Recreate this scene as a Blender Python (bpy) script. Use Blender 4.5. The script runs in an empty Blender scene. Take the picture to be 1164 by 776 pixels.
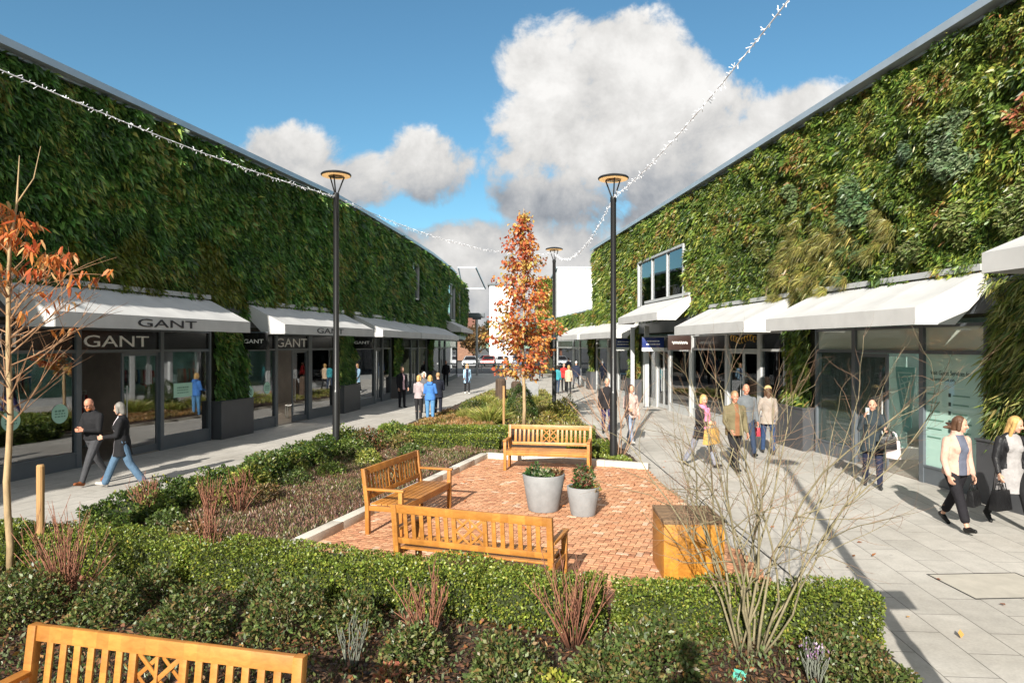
import bpy, bmesh, math, random
import numpy as np
from mathutils import Vector, Matrix, noise as mnoise

random.seed(7)
RNG = np.random.default_rng(11)
SC = bpy.context.scene
COL = SC.collection
PI = math.pi
R = math.radians
F, HC, HY, CX = 776.0, 2.72, 393.0, 582.0      # lens, eye height, horizon row, centre column of the photograph

def ground(px, py, h=0.0):
    y = F * (HC - h) / (py - HY)
    return ((px - CX) / F * y, y)

# ------------------------------------------------------------------ tags
def tag(o, label=None, cat=None, group=None, kind=None):
    if label: o['label'] = label
    if cat: o['category'] = cat
    if group: o['group'] = group
    if kind: o['kind'] = kind
    return o

def empty(name, loc=(0, 0, 0), label=None, cat=None, group=None, rz=0.0):
    o = bpy.data.objects.new(name, None)
    COL.objects.link(o)
    o.location = loc
    o.rotation_euler = (0, 0, rz)
    o.empty_display_size = 0.2
    return tag(o, label, cat, group)

def copy_tree(o, parent=None):
    c = o.copy()
    COL.objects.link(c)
    if parent: c.parent = parent
    for ch in list(o.children):
        copy_tree(ch, c)
    return c

# ------------------------------------------------------------------ mesh builder
class MB:
    def __init__(s):
        s.v, s.f, s.c, s.mi = [], [], [], []
        s.col = (1, 1, 1); s.m = 0
    def add(s, verts, faces, M=None):
        b = len(s.v)
        for p in verts:
            p = Vector(p)
            if M is not None: p = M @ p
            s.v.append((p.x, p.y, p.z)); s.c.append(s.col)
        for f in faces:
            s.f.append([b + i for i in f]); s.mi.append(s.m)
        return s
    def hexa(s, P, M=None):
        return s.add(P, [(0, 3, 2, 1), (4, 5, 6, 7), (0, 1, 5, 4), (1, 2, 6, 5), (2, 3, 7, 6), (3, 0, 4, 7)], M)
    def box(s, x0, x1, y0, y1, z0, z1, M=None):
        return s.hexa([(x0, y0, z0), (x1, y0, z0), (x1, y1, z0), (x0, y1, z0),
                       (x0, y0, z1), (x1, y0, z1), (x1, y1, z1), (x0, y1, z1)], M)
    def bar(s, a, b, w, t, up=(0, 0, 1), M=None):
        a, b = Vector(a), Vector(b)
        d = (b - a).normalized()
        u = Vector(up)
        sd = d.cross(u)
        if sd.length < 1e-4: sd = d.cross(Vector((1, 0, 0)))
        sd.normalize(); u = sd.cross(d).normalized()
        P = []
        for q in (a, b):
            P.append([q - sd * w / 2 - u * t / 2, q + sd * w / 2 - u * t / 2, q + sd * w / 2 + u * t / 2, q - sd * w / 2 + u * t / 2])
        return s.add(P[0] + P[1], [(0, 1, 2, 3), (7, 6, 5, 4), (0, 4, 5, 1), (1, 5, 6, 2), (2, 6, 7, 3), (3, 7, 4, 0)], M)
    def tube(s, pts, rad, n=6, M=None, cap=True):
        pts = [Vector(p) for p in pts]
        if not hasattr(rad, '__len__'): rad = [rad] * len(pts)
        V, Fc = [], []
        t0 = (pts[1] - pts[0]).normalized()
        ref = Vector((0, 0, 1)) if abs(t0.z) < .9 else Vector((1, 0, 0))
        u = t0.cross(ref).normalized()
        for i, p in enumerate(pts):
            if i == 0: t = t0
            elif i == len(pts) - 1: t = (pts[i] - pts[i - 1])
            else: t = (pts[i + 1] - pts[i - 1])
            if t.length < 1e-9: t = t0
            t = t.normalized()
            u = (u - t * u.dot(t))
            u = u.normalized() if u.length > 1e-6 else t.orthogonal().normalized()
            w = t.cross(u)
            for k in range(n):
                a = 2 * PI * k / n
                V.append(p + (u * math.cos(a) + w * math.sin(a)) * rad[i])
        for i in range(len(pts) - 1):
            for k in range(n):
                k2 = (k + 1) % n
                Fc.append((i * n + k, i * n + k2, (i + 1) * n + k2, (i + 1) * n + k))
        if cap:
            Fc.append(tuple(reversed(range(n))))
            Fc.append(tuple((len(pts) - 1) * n + k for k in range(n)))
        return s.add(V, Fc, M)
    def lathe(s, prof, n=24, M=None, closed=False):
        V, Fc = [], []
        m = len(prof)
        for (r, z) in prof:
            for k in range(n):
                a = 2 * PI * k / n
                V.append((r * math.cos(a), r * math.sin(a), z))
        for i in range(m - 1):
            for k in range(n):
                k2 = (k + 1) % n
                Fc.append((i * n + k, i * n + k2, (i + 1) * n + k2, (i + 1) * n + k))
        if closed:
            for k in range(n):
                k2 = (k + 1) % n
                Fc.append(((m - 1) * n + k, (m - 1) * n + k2, k2, k))
        else:
            Fc.append(tuple(reversed(range(n)))); Fc.append(tuple((m - 1) * n + k for k in range(n)))
        return s.add(V, Fc, M)
    def loft(s, rings, n=14, M=None):          # rings: (cx,cy,cz,rx,ry)
        V, Fc = [], []
        for (cx, cy, cz, rx, ry) in rings:
            for k in range(n):
                a = 2 * PI * k / n
                V.append((cx + rx * math.cos(a), cy + ry * math.sin(a), cz))
        m = len(rings)
        up = rings[-1][2] > rings[0][2]
        for i in range(m - 1):
            for k in range(n):
                k2 = (k + 1) % n
                q = (i * n + k, i * n + k2, (i + 1) * n + k2, (i + 1) * n + k)
                Fc.append(q if up else tuple(reversed(q)))
        a = tuple(reversed(range(n))); b = tuple((m - 1) * n + k for k in range(n))
        if not up: a, b = tuple(reversed(a)), tuple(reversed(b))
        Fc += [a, b]
        return s.add(V, Fc, M)
    def ell(s, c, rx, ry, rz, M=None, n=12, m=8):
        V, Fc = [(0, 0, -1)], []
        for i in range(1, m):
            t = -PI / 2 + PI * i / m
            for k in range(n):
                a = 2 * PI * k / n
                V.append((math.cos(t) * math.cos(a), math.cos(t) * math.sin(a), math.sin(t)))
        V.append((0, 0, 1))
        for k in range(n):
            k2 = (k + 1) % n
            Fc.append((0, 1 + k2, 1 + k))
            for i in range(m - 2):
                Fc.append((1 + i * n + k, 1 + i * n + k2, 1 + (i + 1) * n + k2, 1 + (i + 1) * n + k))
            Fc.append((len(V) - 1, 1 + (m - 2) * n + k, 1 + (m - 2) * n + k2))
        V = [(c[0] + x * rx, c[1] + y * ry, c[2] + z * rz) for x, y, z in V]
        return s.add(V, Fc, M)
    def cap(s, a, ra, b, rb, M=None, n=10):
        a, b = Vector(a), Vector(b)
        d = b - a
        L = max(d.length, 1e-5); d = d / L
        pts, rad = [], []
        for t in (-1, -.8, -.45):
            pts.append(a + d * ra * t); rad.append(max(ra * math.sqrt(max(0, 1 - t * t)), ra * .05))
        for t in (0, .33, .66, 1.0):
            pts.append(a + d * L * t); rad.append(ra + (rb - ra) * t)
        for t in (.45, .8, 1):
            pts.append(b + d * rb * t); rad.append(max(rb * math.sqrt(max(0, 1 - t * t)), rb * .05))
        return s.tube(pts, rad, n, M)
    def build(s, name, mat, parent=None, smooth=False, bevel=0.0, angle=None):
        me = bpy.data.meshes.new(name)
        me.from_pydata(s.v, [], s.f)
        for mm in (mat if isinstance(mat, (list, tuple)) else [mat]): me.materials.append(mm)
        if isinstance(mat, (list, tuple)): me.polygons.foreach_set('material_index', s.mi)
        if any(c != (1, 1, 1) for c in s.c):
            ca = me.color_attributes.new('Col', 'FLOAT_COLOR', 'POINT')
            ca.data.foreach_set('color', np.array([(c[0], c[1], c[2], 1) for c in s.c], dtype=np.float32).ravel())
        if bevel > 0:
            bm = bmesh.new(); bm.from_mesh(me)
            bmesh.ops.remove_doubles(bm, verts=bm.verts, dist=1e-5)
            es = [e for e in bm.edges if len(e.link_faces) == 2 and e.calc_face_angle(0) > .5]
            bmesh.ops.bevel(bm, geom=es, offset=bevel, segments=2, profile=.6, affect='EDGES', clamp_overlap=True)
            bm.to_mesh(me); bm.free()
            smooth = True if angle is None else smooth
            angle = angle or 40
        me.update()
        if smooth:
            me.polygons.foreach_set('use_smooth', [True] * len(me.polygons))
            if angle:
                try: me.set_sharp_from_angle(angle=R(angle))
                except Exception: pass
        o = bpy.data.objects.new(name, me)
        COL.objects.link(o)
        if parent: o.parent = parent
        return o

def T(x=0, y=0, z=0, rz=0, rx=0, ry=0):
    return Matrix.Translation((x, y, z)) @ Matrix.Rotation(rz, 4, 'Z') @ Matrix.Rotation(ry, 4, 'Y') @ Matrix.Rotation(rx, 4, 'X')

# ------------------------------------------------------------------ node helpers
class NG:
    def __init__(s, tree): s.t = tree; s.n = tree.nodes; s.l = tree.links
    def node(s, typ, **kw):
        nd = s.n.new(typ)
        for k, v in kw.items():
            if k.startswith('i_'): nd.inputs[k[2:].replace('_', ' ')].default_value = v
            else: setattr(nd, k, v)
        return nd
    def link(s, a, b): s.l.new(a, b)
    def val(s, sock, v):
        if isinstance(v, bpy.types.NodeSocket): s.l.new(v, sock)
        else: sock.default_value = v
    def math(s, op, a, b=0.0, c=None, clamp=False):
        nd = s.n.new('ShaderNodeMath'); nd.operation = op; nd.use_clamp = clamp
        s.val(nd.inputs[0], a); s.val(nd.inputs[1], b)
        if c is not None: s.val(nd.inputs[2], c)
        return nd.outputs[0]
    def mix(s, fac, a, b, blend='MIX'):
        nd = s.n.new('ShaderNodeMix'); nd.data_type = 'RGBA'; nd.blend_type = blend
        s.val(nd.inputs[0], fac); s.val(nd.inputs[6], a); s.val(nd.inputs[7], b)
        return nd.outputs[2]
    def ramp(s, fac, stops, interp='LINEAR'):
        nd = s.n.new('ShaderNodeValToRGB'); cr = nd.color_ramp; cr.interpolation = interp
        while len(cr.elements) < len(stops): cr.elements.new(.5)
        for e, (p, c) in zip(cr.elements, stops):
            e.position = p; e.color = (c[0], c[1], c[2], 1) if hasattr(c, '__len__') else (c, c, c, 1)
        s.val(nd.inputs[0], fac)
        return nd.outputs[0]
    def noise(s, vec, scale, detail=4, rough=.55, dist=0.0):
        nd = s.n.new('ShaderNodeTexNoise')
        nd.inputs['Scale'].default_value = scale; nd.inputs['Detail'].default_value = detail
        nd.inputs['Roughness'].default_value = rough; nd.inputs['Distortion'].default_value = dist
        if vec is not None: s.l.new(vec, nd.inputs['Vector'])
        return nd.outputs[0]
    def sstep(s, lo, hi, x):
        nd = s.n.new('ShaderNodeMapRange'); nd.interpolation_type = 'SMOOTHSTEP'
        s.val(nd.inputs[0], x); nd.inputs[1].default_value = lo; nd.inputs[2].default_value = hi
        return nd.outputs[0]

def c4(c): return (c[0], c[1], c[2], 1)
MATS = {}
def mat(name, color=(.5, .5, .5), rough=.6, metal=0.0, var=.12, scale=6.0, bump=.0, bscale=40.0, spec=.5, stretch=(1, 1, 1), coat=0, emit=0, space='Object'):
    if name in MATS: return MATS[name]
    m = bpy.data.materials.new(name); m.use_nodes = True
    g = NG(m.node_tree); b = g.n['Principled BSDF']
    tc = g.node('ShaderNodeTexCoord')
    mp = g.node('ShaderNodeMapping'); mp.inputs['Scale'].default_value = stretch
    g.link(tc.outputs[space], mp.inputs[0])
    nz = g.noise(mp.outputs[0], scale, 5, .6)
    if var > 0:
        lo = tuple(max(0, x * (1 - var)) for x in color); hi = tuple(min(1, x * (1 + var)) for x in color)
        g.link(g.ramp(nz, [(.3, lo), (.7, hi)]), b.inputs['Base Color'])
    else: b.inputs['Base Color'].default_value = c4(color)
    b.inputs['Roughness'].default_value = rough; b.inputs['Metallic'].default_value = metal
    b.inputs['Specular IOR Level'].default_value = spec
    if coat: b.inputs['Coat Weight'].default_value = coat
    if bump > 0:
        bn = g.node('ShaderNodeBump'); bn.inputs['Strength'].default_value = bump; bn.inputs['Distance'].default_value = .02
        g.link(g.noise(mp.outputs[0], bscale, 4), bn.inputs['Height']); g.link(bn.outputs[0], b.inputs['Normal'])
    if emit:
        b.inputs['Emission Color'].default_value = c4(color); b.inputs['Emission Strength'].default_value = emit
    MATS[name] = m
    return m

def leaf_mat(name, trans=.3, rough=.5, spec=.35):
    m = bpy.data.materials.new(name); m.use_nodes = True
    g = NG(m.node_tree); b = g.n['Principled BSDF']; out = g.n['Material Output']
    at = g.node('ShaderNodeAttribute', attribute_name='Col')
    g.link(at.outputs[0], b.inputs['Base Color'])
    b.inputs['Roughness'].default_value = rough; b.inputs['Specular IOR Level'].default_value = spec
    tr = g.node('ShaderNodeBsdfTranslucent'); g.link(at.outputs[0], tr.inputs[0])
    mx = g.node('ShaderNodeMixShader'); mx.inputs[0].default_value = trans
    g.link(b.outputs[0], mx.inputs[1]); g.link(tr.outputs[0], mx.inputs[2]); g.link(mx.outputs[0], out.inputs[0])
    MATS[name] = m
    return m
LEAF = leaf_mat('leaf', .32, .42, .55)
def attr_mat(name, rough=.7, bump=.2, bscale=60):
    m = bpy.data.materials.new(name); m.use_nodes = True
    g = NG(m.node_tree); b = g.n['Principled BSDF']
    at = g.node('ShaderNodeAttribute', attribute_name='Col')
    tc = g.node('ShaderNodeTexCoord')
    nz = g.noise(tc.outputs['Object'], 25, 5, .65)
    g.link(g.mix(1.0, at.outputs[0], g.ramp(nz, [(.25, .72), (.75, 1.22)]), 'MULTIPLY'), b.inputs['Base Color'])
    b.inputs['Roughness'].default_value = rough
    bn = g.node('ShaderNodeBump'); bn.inputs['Strength'].default_value = bump; bn.inputs['Distance'].default_value = .01
    g.link(g.noise(tc.outputs['Object'], bscale, 4), bn.inputs['Height']); g.link(bn.outputs[0], b.inputs['Normal'])
    MATS[name] = m
    return m

def glass_mat(name, tint=(.8, .9, .88), refl=1.45, base=.04, haze=0.0, hazecol=(.5, .7, .65)):
    m = bpy.data.materials.new(name); m.use_nodes = True
    g = NG(m.node_tree); out = g.n['Material Output']; g.n.remove(g.n['Principled BSDF'])
    tr = g.node('ShaderNodeBsdfTransparent'); tr.inputs[0].default_value = c4(tint)
    gl = g.node('ShaderNodeBsdfGlossy'); gl.inputs['Roughness'].default_value = .02; gl.inputs[0].default_value = (.95, .97, 1, 1)
    fr = g.node('ShaderNodeFresnel'); fr.inputs[0].default_value = refl
    fac = g.math('ADD', fr.outputs[0], base, clamp=True)
    sh = tr.outputs[0]
    if haze > 0:
        df = g.node('ShaderNodeBsdfDiffuse'); df.inputs[0].default_value = c4(hazecol)
        m0 = g.node('ShaderNodeMixShader'); m0.inputs[0].default_value = haze
        g.link(sh, m0.inputs[1]); g.link(df.outputs[0], m0.inputs[2]); sh = m0.outputs[0]
    mx = g.node('ShaderNodeMixShader'); g.link(fac, mx.inputs[0]); g.link(sh, mx.inputs[1]); g.link(gl.outputs[0], mx.inputs[2])
    g.link(mx.outputs[0], out.inputs[0])
    MATS[name] = m
    return m

def wood_mat(name, c1, c2, rough=.45):
    m = bpy.data.materials.new(name); m.use_nodes = True
    g = NG(m.node_tree); b = g.n['Principled BSDF']
    at = g.node('ShaderNodeAttribute', attribute_name='Grain')
    tc = g.node('ShaderNodeTexCoord')
    mp = g.node('ShaderNodeMapping'); mp.inputs['Scale'].default_value = (2.0, 14, 5)
    g.link(tc.outputs['Object'], mp.inputs[0])
    nz = g.noise(mp.outputs[0], 6, 6, .65, .6)
    n2 = g.noise(tc.outputs['Object'], 2.2, 3)
    col = g.ramp(nz, [(.25, c1), (.75, c2)])
    col = g.mix(1.0, col, g.ramp(n2, [(.3, .78), (.7, 1.15)]), 'MULTIPLY')
    sx = g.node('ShaderNodeSeparateXYZ'); g.link(tc.outputs['Object'], sx.inputs[0])
    wn = g.node('ShaderNodeTexWhiteNoise', noise_dimensions='2D'); cbx = g.node('ShaderNodeCombineXYZ')
    g.link(g.math('FLOOR', g.math('MULTIPLY', sx.outputs[0], 11.0)), cbx.inputs[0]); g.link(g.math('FLOOR', g.math('MULTIPLY', sx.outputs[2], 4.3)), cbx.inputs[1]); g.link(cbx.outputs[0], wn.inputs['Vector'])
    col = g.mix(1.0, col, g.ramp(wn.outputs[0], [(0, (.80, .76, .72)), (1, (1.12, 1.1, 1.06))]), 'MULTIPLY')
    st = g.noise(tc.outputs['Object'], 9, 6, .7)
    col = g.mix(g.sstep(.60, .78, st), col, (.16, .10, .06, 1))
    g.link(col, b.inputs['Base Color']); b.inputs['Roughness'].default_value = rough
    bn = g.node('ShaderNodeBump'); bn.inputs['Strength'].default_value = .15; bn.inputs['Distance'].default_value = .006
    g.link(nz, bn.inputs['Height']); g.link(bn.outputs[0], b.inputs['Normal'])
    MATS[name] = m
    return m

# ------------------------------------------------------------------ numpy foliage
def vnoise(P, seed=0):
    P = np.asarray(P, dtype=np.float64); I = np.floor(P).astype(np.int64); f = P - I
    f = f * f * (3 - 2 * f)
    def h(i, j, k):
        n = (i * 374761393 + j * 668265263 + k * 1274126177 + seed * 974634777) & 0x7fffffff
        n = (n ^ (n >> 13)) * 1274126177 & 0x7fffffff
        return ((n ^ (n >> 16)) & 0xffff) / 65535.0
    r = 0
    for a in (0, 1):
        for b in (0, 1):
            for c in (0, 1):
                w = (f[:, 0] if a else 1 - f[:, 0]) * (f[:, 1] if b else 1 - f[:, 1]) * (f[:, 2] if c else 1 - f[:, 2])
                r = r + w * h(I[:, 0] + a, I[:, 1] + b, I[:, 2] + c)
    return r
def nrm(A): return A / np.maximum(np.linalg.norm(A, axis=1, keepdims=True), 1e-9)
def rdir(n): return nrm(RNG.normal(size=(n, 3)))

def np_mesh(name, V, Q, C, m, parent=None, tris=None):
    me = bpy.data.meshes.new(name)
    nq = len(Q); nt = 0 if tris is None else len(tris)
    me.vertices.add(len(V)); me.vertices.foreach_set('co', np.asarray(V, np.float32).ravel())
    idx = Q.ravel() if nt == 0 else np.concatenate([Q.ravel(), tris.ravel()])
    st = np.arange(nq) * 4
    if nt: st = np.concatenate([st, nq * 4 + np.arange(nt) * 3])
    me.loops.add(len(idx)); me.loops.foreach_set('vertex_index', idx.astype(np.int32))
    me.polygons.add(nq + nt); me.polygons.foreach_set('loop_start', st.astype(np.int32))
    me.update(calc_edges=True)
    ca = me.color_attributes.new('Col', 'FLOAT_COLOR', 'POINT')
    C4 = np.ones((len(V), 4), np.float32); C4[:, :3] = C
    ca.data.foreach_set('color', C4.ravel())
    me.materials.append(m); me.validate()
    o = bpy.data.objects.new(name, me); COL.objects.link(o)
    if parent: o.parent = parent
    return o

def leaf_arrays(P, D, L, W, C, droop=.15, fold=.3, two=False, N=None):
    n = len(P); D = nrm(D)
    L = np.broadcast_to(np.asarray(L, float), (n,))[:, None]; W = np.broadcast_to(np.asarray(W, float), (n,))[:, None]
    ref = rdir(n) if N is None else N
    S = nrm(np.cross(D, ref)); U = np.cross(S, D)
    Z = np.array([[0, 0, 1.0]])
    if not two:
        p1 = P + D * L * .45 - Z * droop * L * .2
        p2 = P + D * L - Z * droop * L
        V = np.stack([P, p1 + S * W / 2 + U * fold * W * .5, p2, p1 - S * W / 2 + U * fold * W * .5], 1).reshape(-1, 3)
        Q = (np.arange(n)[:, None] * 4 + np.array([[0, 1, 2, 3]]))
        return V, Q, np.repeat(C, 4, 0), None
    p1 = P + D * L * .5 - Z * droop * L * .15
    p2 = P + D * L - Z * droop * L
    V = np.stack([P + S * W * .3, P - S * W * .3, p1 + S * W / 2, p1 - S * W / 2, p2], 1).reshape(-1, 3)
    b = np.arange(n)[:, None] * 5
    return V, b + np.array([[0, 1, 3, 2]]), np.repeat(C, 5, 0), b + np.array([[2, 3, 4]])

def leaves(name, P, D, L, W, C, parent=None, m=None, **kw):
    V, Q, CC, Tr = leaf_arrays(P, D, L, W, C, **kw)
    return np_mesh(name, V, Q, CC, m or LEAF, parent, Tr)

def pal(n, cols, w=None, jit=.18, idx=None):
    cols = np.array(cols, float)
    if idx is None:
        w = None if w is None else np.array(w, float) / sum(w)
        idx = RNG.choice(len(cols), n, p=w)
    c = cols[idx] * (1 + RNG.normal(0, jit, (n, 1)))
    return np.clip(c * (1 + RNG.normal(0, .06, (n, 3))), .004, .95)

# ------------------------------------------------------------------ text
def text_mesh(txt, width, mtl, parent, M, name='lettering', xs=1.0, extr=.006, height=None):
    cu = bpy.data.curves.new('t', 'FONT'); cu.body = txt; cu.extrude = .02; cu.align_x = 'CENTER'; cu.align_y = 'CENTER'
    cu.resolution_u = 3
    o = bpy.data.objects.new('t', cu); COL.objects.link(o)
    dg = bpy.context.evaluated_depsgraph_get()
    me = bpy.data.meshes.new_from_object(o.evaluated_get(dg))
    bpy.data.objects.remove(o); bpy.data.curves.remove(cu)
    n = len(me.vertices); co = np.empty(n * 3, np.float32); me.vertices.foreach_get('co', co); co = co.reshape(-1, 3)
    mn, mx = co.min(0), co.max(0)
    co -= (mn + mx) / 2
    sx = width / (mx[0] - mn[0]); sy = (height / (mx[1] - mn[1])) if height else sx / xs
    co[:, 0] *= sx; co[:, 1] *= sy; co[:, 2] *= extr / .02
    co[:, 2] += extr
    Mn = np.array(M); co = co @ Mn[:3, :3].T + Mn[:3, 3]
    me.vertices.foreach_set('co', co.astype(np.float32).ravel()); me.update()
    me.materials.clear(); me.materials.append(mtl); me.name = name
    ob = bpy.data.objects.new(name, me); COL.objects.link(ob)
    if parent: ob.parent = parent
    return ob

# ------------------------------------------------------------------ facades
class Facade:
    def __init__(s, poly, side):
        s.p = [Vector((a, b, 0)) for a, b in poly]; s.side = side
        s.cum = [0.0]
        for i in range(len(poly) - 1): s.cum.append(s.cum[-1] + (s.p[i + 1] - s.p[i]).length)
        s.len = s.cum[-1]
        s.tg = [(s.p[i + 1] - s.p[i]).normalized() for i in range(len(poly) - 1)]
    def frame(s, t):
        i = 0
        while i < len(s.cum) - 2 and t > s.cum[i + 1]: i += 1
        q = s.p[i] + s.tg[i] * (t - s.cum[i])
        # smooth tangent
        tg = s.tg[i]; dn, dp = s.cum[i + 1] - t, t - s.cum[i]
        if dn < 2 and i + 1 < len(s.tg): tg = s.tg[i].lerp(s.tg[i + 1], .5 * (1 - max(0, dn) / 2)).normalized()
        elif dp < 2 and i > 0: tg = s.tg[i].lerp(s.tg[i - 1], .5 * (1 - max(0, dp) / 2)).normalized()
        n = Vector((tg.y, -tg.x, 0)) if s.side == 'L' else Vector((-tg.y, tg.x, 0))
        return q, tg, n
    def P(s, t, off=0.0, z=0.0):
        q, tg, n = s.frame(t)
        return q + n * off + Vector((0, 0, z))
    def px(s, px, off=0.0):
        r = (px - CX) / F
        def g(t):
            q = s.P(t, off)
            return q.x - r * q.y
        lo, hi = None, None
        prev = None
        for k in range(0, 2001):
            t = s.len * k / 2000
            if s.P(t, off).y < 1: continue
            v = g(t)
            if prev is not None and prev[1] * v <= 0:
                lo, hi = prev[0], t; break
            prev = (t, v)
        if lo is None: return None
        for _ in range(40):
            m = (lo + hi) / 2
            if g(lo) * g(m) <= 0: hi = m
            else: lo = m
        return (lo + hi) / 2
    def y(s, y):
        lo, hi = 0.0, s.len
        for _ in range(50):
            m = (lo + hi) / 2
            if s.P(m).y < y: lo = m
            else: hi = m
        return lo
    def box(s, mb, t0, t1, o0, o1, z0, z1):
        n = max(1, int(math.ceil(abs(t1 - t0) / 3.0))) if max(t0, t1) > s.cum[1] - 2 else 1
        for k in range(n):
            a = t0 + (t1 - t0) * k / n; b = t0 + (t1 - t0) * (k + 1) / n
            pts = [s.P(a, o0), s.P(b, o0), s.P(b, o1), s.P(a, o1)]
            lo = [(p.x, p.y, z0) for p in pts]; hi = [(p.x, p.y, z1) for p in pts]
            ar = sum(pts[i].x * pts[(i + 1) % 4].y - pts[(i + 1) % 4].x * pts[i].y for i in range(4))
            if ar < 0: lo.reverse(); hi.reverse()
            mb.hexa(lo + hi)
    def textM(s, t, off, z):
        q, tg, n = s.frame(t)
        x = tg if s.side == 'L' else -tg
        up = Vector((0, 0, 1))
        M = Matrix.Identity(4)
        for i in range(3):
            M[i][0] = x[i]; M[i][1] = up[i]; M[i][2] = n[i]
        p = s.P(t, off, z)
        for i in range(3): M[i][3] = p[i]
        return M

FL = Facade([(-15.2, -10), (-7.05, 27.5), (-6.6, 31.5), (-6.0, 37), (-5.35, 44), (-4.85, 53), (-4.6, 66)], 'L')
FR = Facade([(10.78, -10), (5.18, 42.3), (2.9, 63.6)], 'R')
# ------------------------------------------------------------------ render / world / camera
SC.render.engine = 'CYCLES'
SC.cycles.max_bounces = 8; SC.cycles.transparent_max_bounces = 16
SC.cycles.diffuse_bounces = 3; SC.cycles.glossy_bounces = 4; SC.cycles.transmission_bounces = 4
SC.cycles.caustics_reflective = False; SC.cycles.caustics_refractive = False
SC.cycles.use_denoising = True
SC.view_settings.view_transform = 'Standard'; SC.view_settings.look = 'None'
SC.view_settings.exposure = 1.0; SC.view_settings.gamma = 1.0; SC.view_settings.use_curve_mapping = False

SUN_EL = R(26.5)
SUN_TO = Vector((-.27, -.963, 0)).normalized() * math.cos(SUN_EL) + Vector((0, 0, math.sin(SUN_EL)))
sl = bpy.data.lights.new('sun', 'SUN'); sl.energy = 4.8; sl.angle = R(.5); sl.color = (1, .94, .84)
so = bpy.data.objects.new('sun', sl); COL.objects.link(so); so.location = (-10, -30, 25)
so.rotation_euler = (-SUN_TO).to_track_quat('-Z', 'Y').to_euler()

W = bpy.data.worlds.new('World'); SC.world = W; W.use_nodes = True
g = NG(W.node_tree); bg = g.n['Background']
sky = g.node('ShaderNodeTexSky', sky_type='NISHITA', sun_disc=False, sun_elevation=SUN_EL, sun_rotation=math.atan2(SUN_TO.x, SUN_TO.y) % (2 * PI))
sky.air_density = 1.0; sky.dust_density = .35; sky.ozone_density = 2.2
tc = g.node('ShaderNodeTexCoord'); sp = g.node('ShaderNodeSeparateXYZ'); g.link(tc.outputs['Generated'], sp.inputs[0])
ym = g.math('MAXIMUM', sp.outputs[1], .05)
u = g.math('DIVIDE', sp.outputs[0], ym); v = g.math('DIVIDE', sp.outputs[2], ym)
cb = g.node('ShaderNodeCombineXYZ'); g.link(u, cb.inputs[0]); g.link(v, cb.inputs[1])
n1 = g.noise(cb.outputs[0], 7.5, 12, .62, .2)
front0 = None
n2 = g.noise(cb.outputs[0], 2.6, 6, .55)
mp2 = g.node('ShaderNodeMapping'); mp2.inputs['Location'].default_value = (.035, -.045, 0); g.link(cb.outputs[0], mp2.inputs[0])
n1b = g.noise(mp2.outputs[0], 7.5, 12, .62, .2)
BL = [(660, 80, 95, 72), (725, 95, 112, 84), (625, 150, 72, 62), (700, 165, 150, 72), (800, 130, 75, 55), (860, 160, 105, 48), (930, 122, 62, 34), (655, 225, 98, 42), (745, 215, 80, 36),
      (482, 195, 58, 46), (335, 178, 66, 40), (395, 205, 80, 36), (535, 288, 95, 40), (725, 258, 75, 34), (640, 290, 130, 44), (560, 335, 150, 44), (440, 280, 75, 30)]
f = None
for (px, py, rx, ry) in BL:
    a = g.math('DIVIDE', g.math('SUBTRACT', u, (px - CX) / F), rx / F)
    b = g.math('DIVIDE', g.math('SUBTRACT', v, (HY - py) / F), ry / F)
    q = g.math('SUBTRACT', 1.0, g.math('ADD', g.math('MULTIPLY', a, a), g.math('MULTIPLY', b, b)))
    f = q if f is None else g.math('SMOOTH_MAX', f, q, .35)
f = g.math('MAXIMUM', f, -2.0)
dens = g.math('ADD', g.math('MULTIPLY', f, .75), g.math('MULTIPLY', g.math('SUBTRACT', n1, .5), 3.3))
dens = g.sstep(-.14, .36, dens)
front = g.sstep(.05, .12, sp.outputs[1])
dens = g.math('MULTIPLY', dens, g.math('MULTIPLY', front, g.math('SUBTRACT', 1.0, g.sstep(.72, 1.0, v))))
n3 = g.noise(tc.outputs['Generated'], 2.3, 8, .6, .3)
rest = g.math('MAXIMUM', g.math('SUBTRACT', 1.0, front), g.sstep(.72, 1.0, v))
dens = g.math('MAXIMUM', dens, g.math('MULTIPLY', g.math('MULTIPLY', rest, g.sstep(.0, .12, sp.outputs[2])), g.sstep(.40, .55, n3)))  # unseen cloud cover behind and overhead, added to lift the ambient fill
# cloud tone: bright billows over grey bases, in two decks
lit = g.math('MULTIPLY', g.math('SUBTRACT', n1, n1b), 2.2)
vv = g.math('ADD', v, g.math('MULTIPLY', g.math('SUBTRACT', n2, .5), .13))
tone = g.ramp(vv, [(0.0, .60), (.05, .56), (.10, .72), (.145, .70), (.185, .44), (.215, .48), (.255, .68), (.33, .80), (.5, .88)])
tone = g.math('ADD', tone, g.math('MULTIPLY', lit, .42))
tone = g.math('MINIMUM', g.math('MAXIMUM', tone, .3), .95)
ccol = g.mix(g.sstep(.25, .75, tone), (.80, .88, 1.0, 1), (1.0, .985, .96, 1))
ccol2 = g.node('ShaderNodeVectorMath', operation='SCALE'); g.link(ccol, ccol2.inputs[0]); g.link(g.math('MULTIPLY', tone, 4.1), ccol2.inputs[3])
skyc = g.mix(1.0, sky.outputs[0], (.37, .55, .555, 1), 'MULTIPLY')
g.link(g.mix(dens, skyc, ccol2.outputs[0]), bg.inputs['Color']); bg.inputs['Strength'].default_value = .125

cam = bpy.data.cameras.new('camera'); cam.sensor_width = 36; cam.lens = 24.0; cam.clip_start = .05; cam.clip_end = 2000
cam.shift_y = 5.0 / 1164
co = bpy.data.objects.new('camera', cam); COL.objects.link(co); co.location = (0, 0, HC); co.rotation_euler = (R(90), 0, 0)
SC.camera = co

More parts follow.
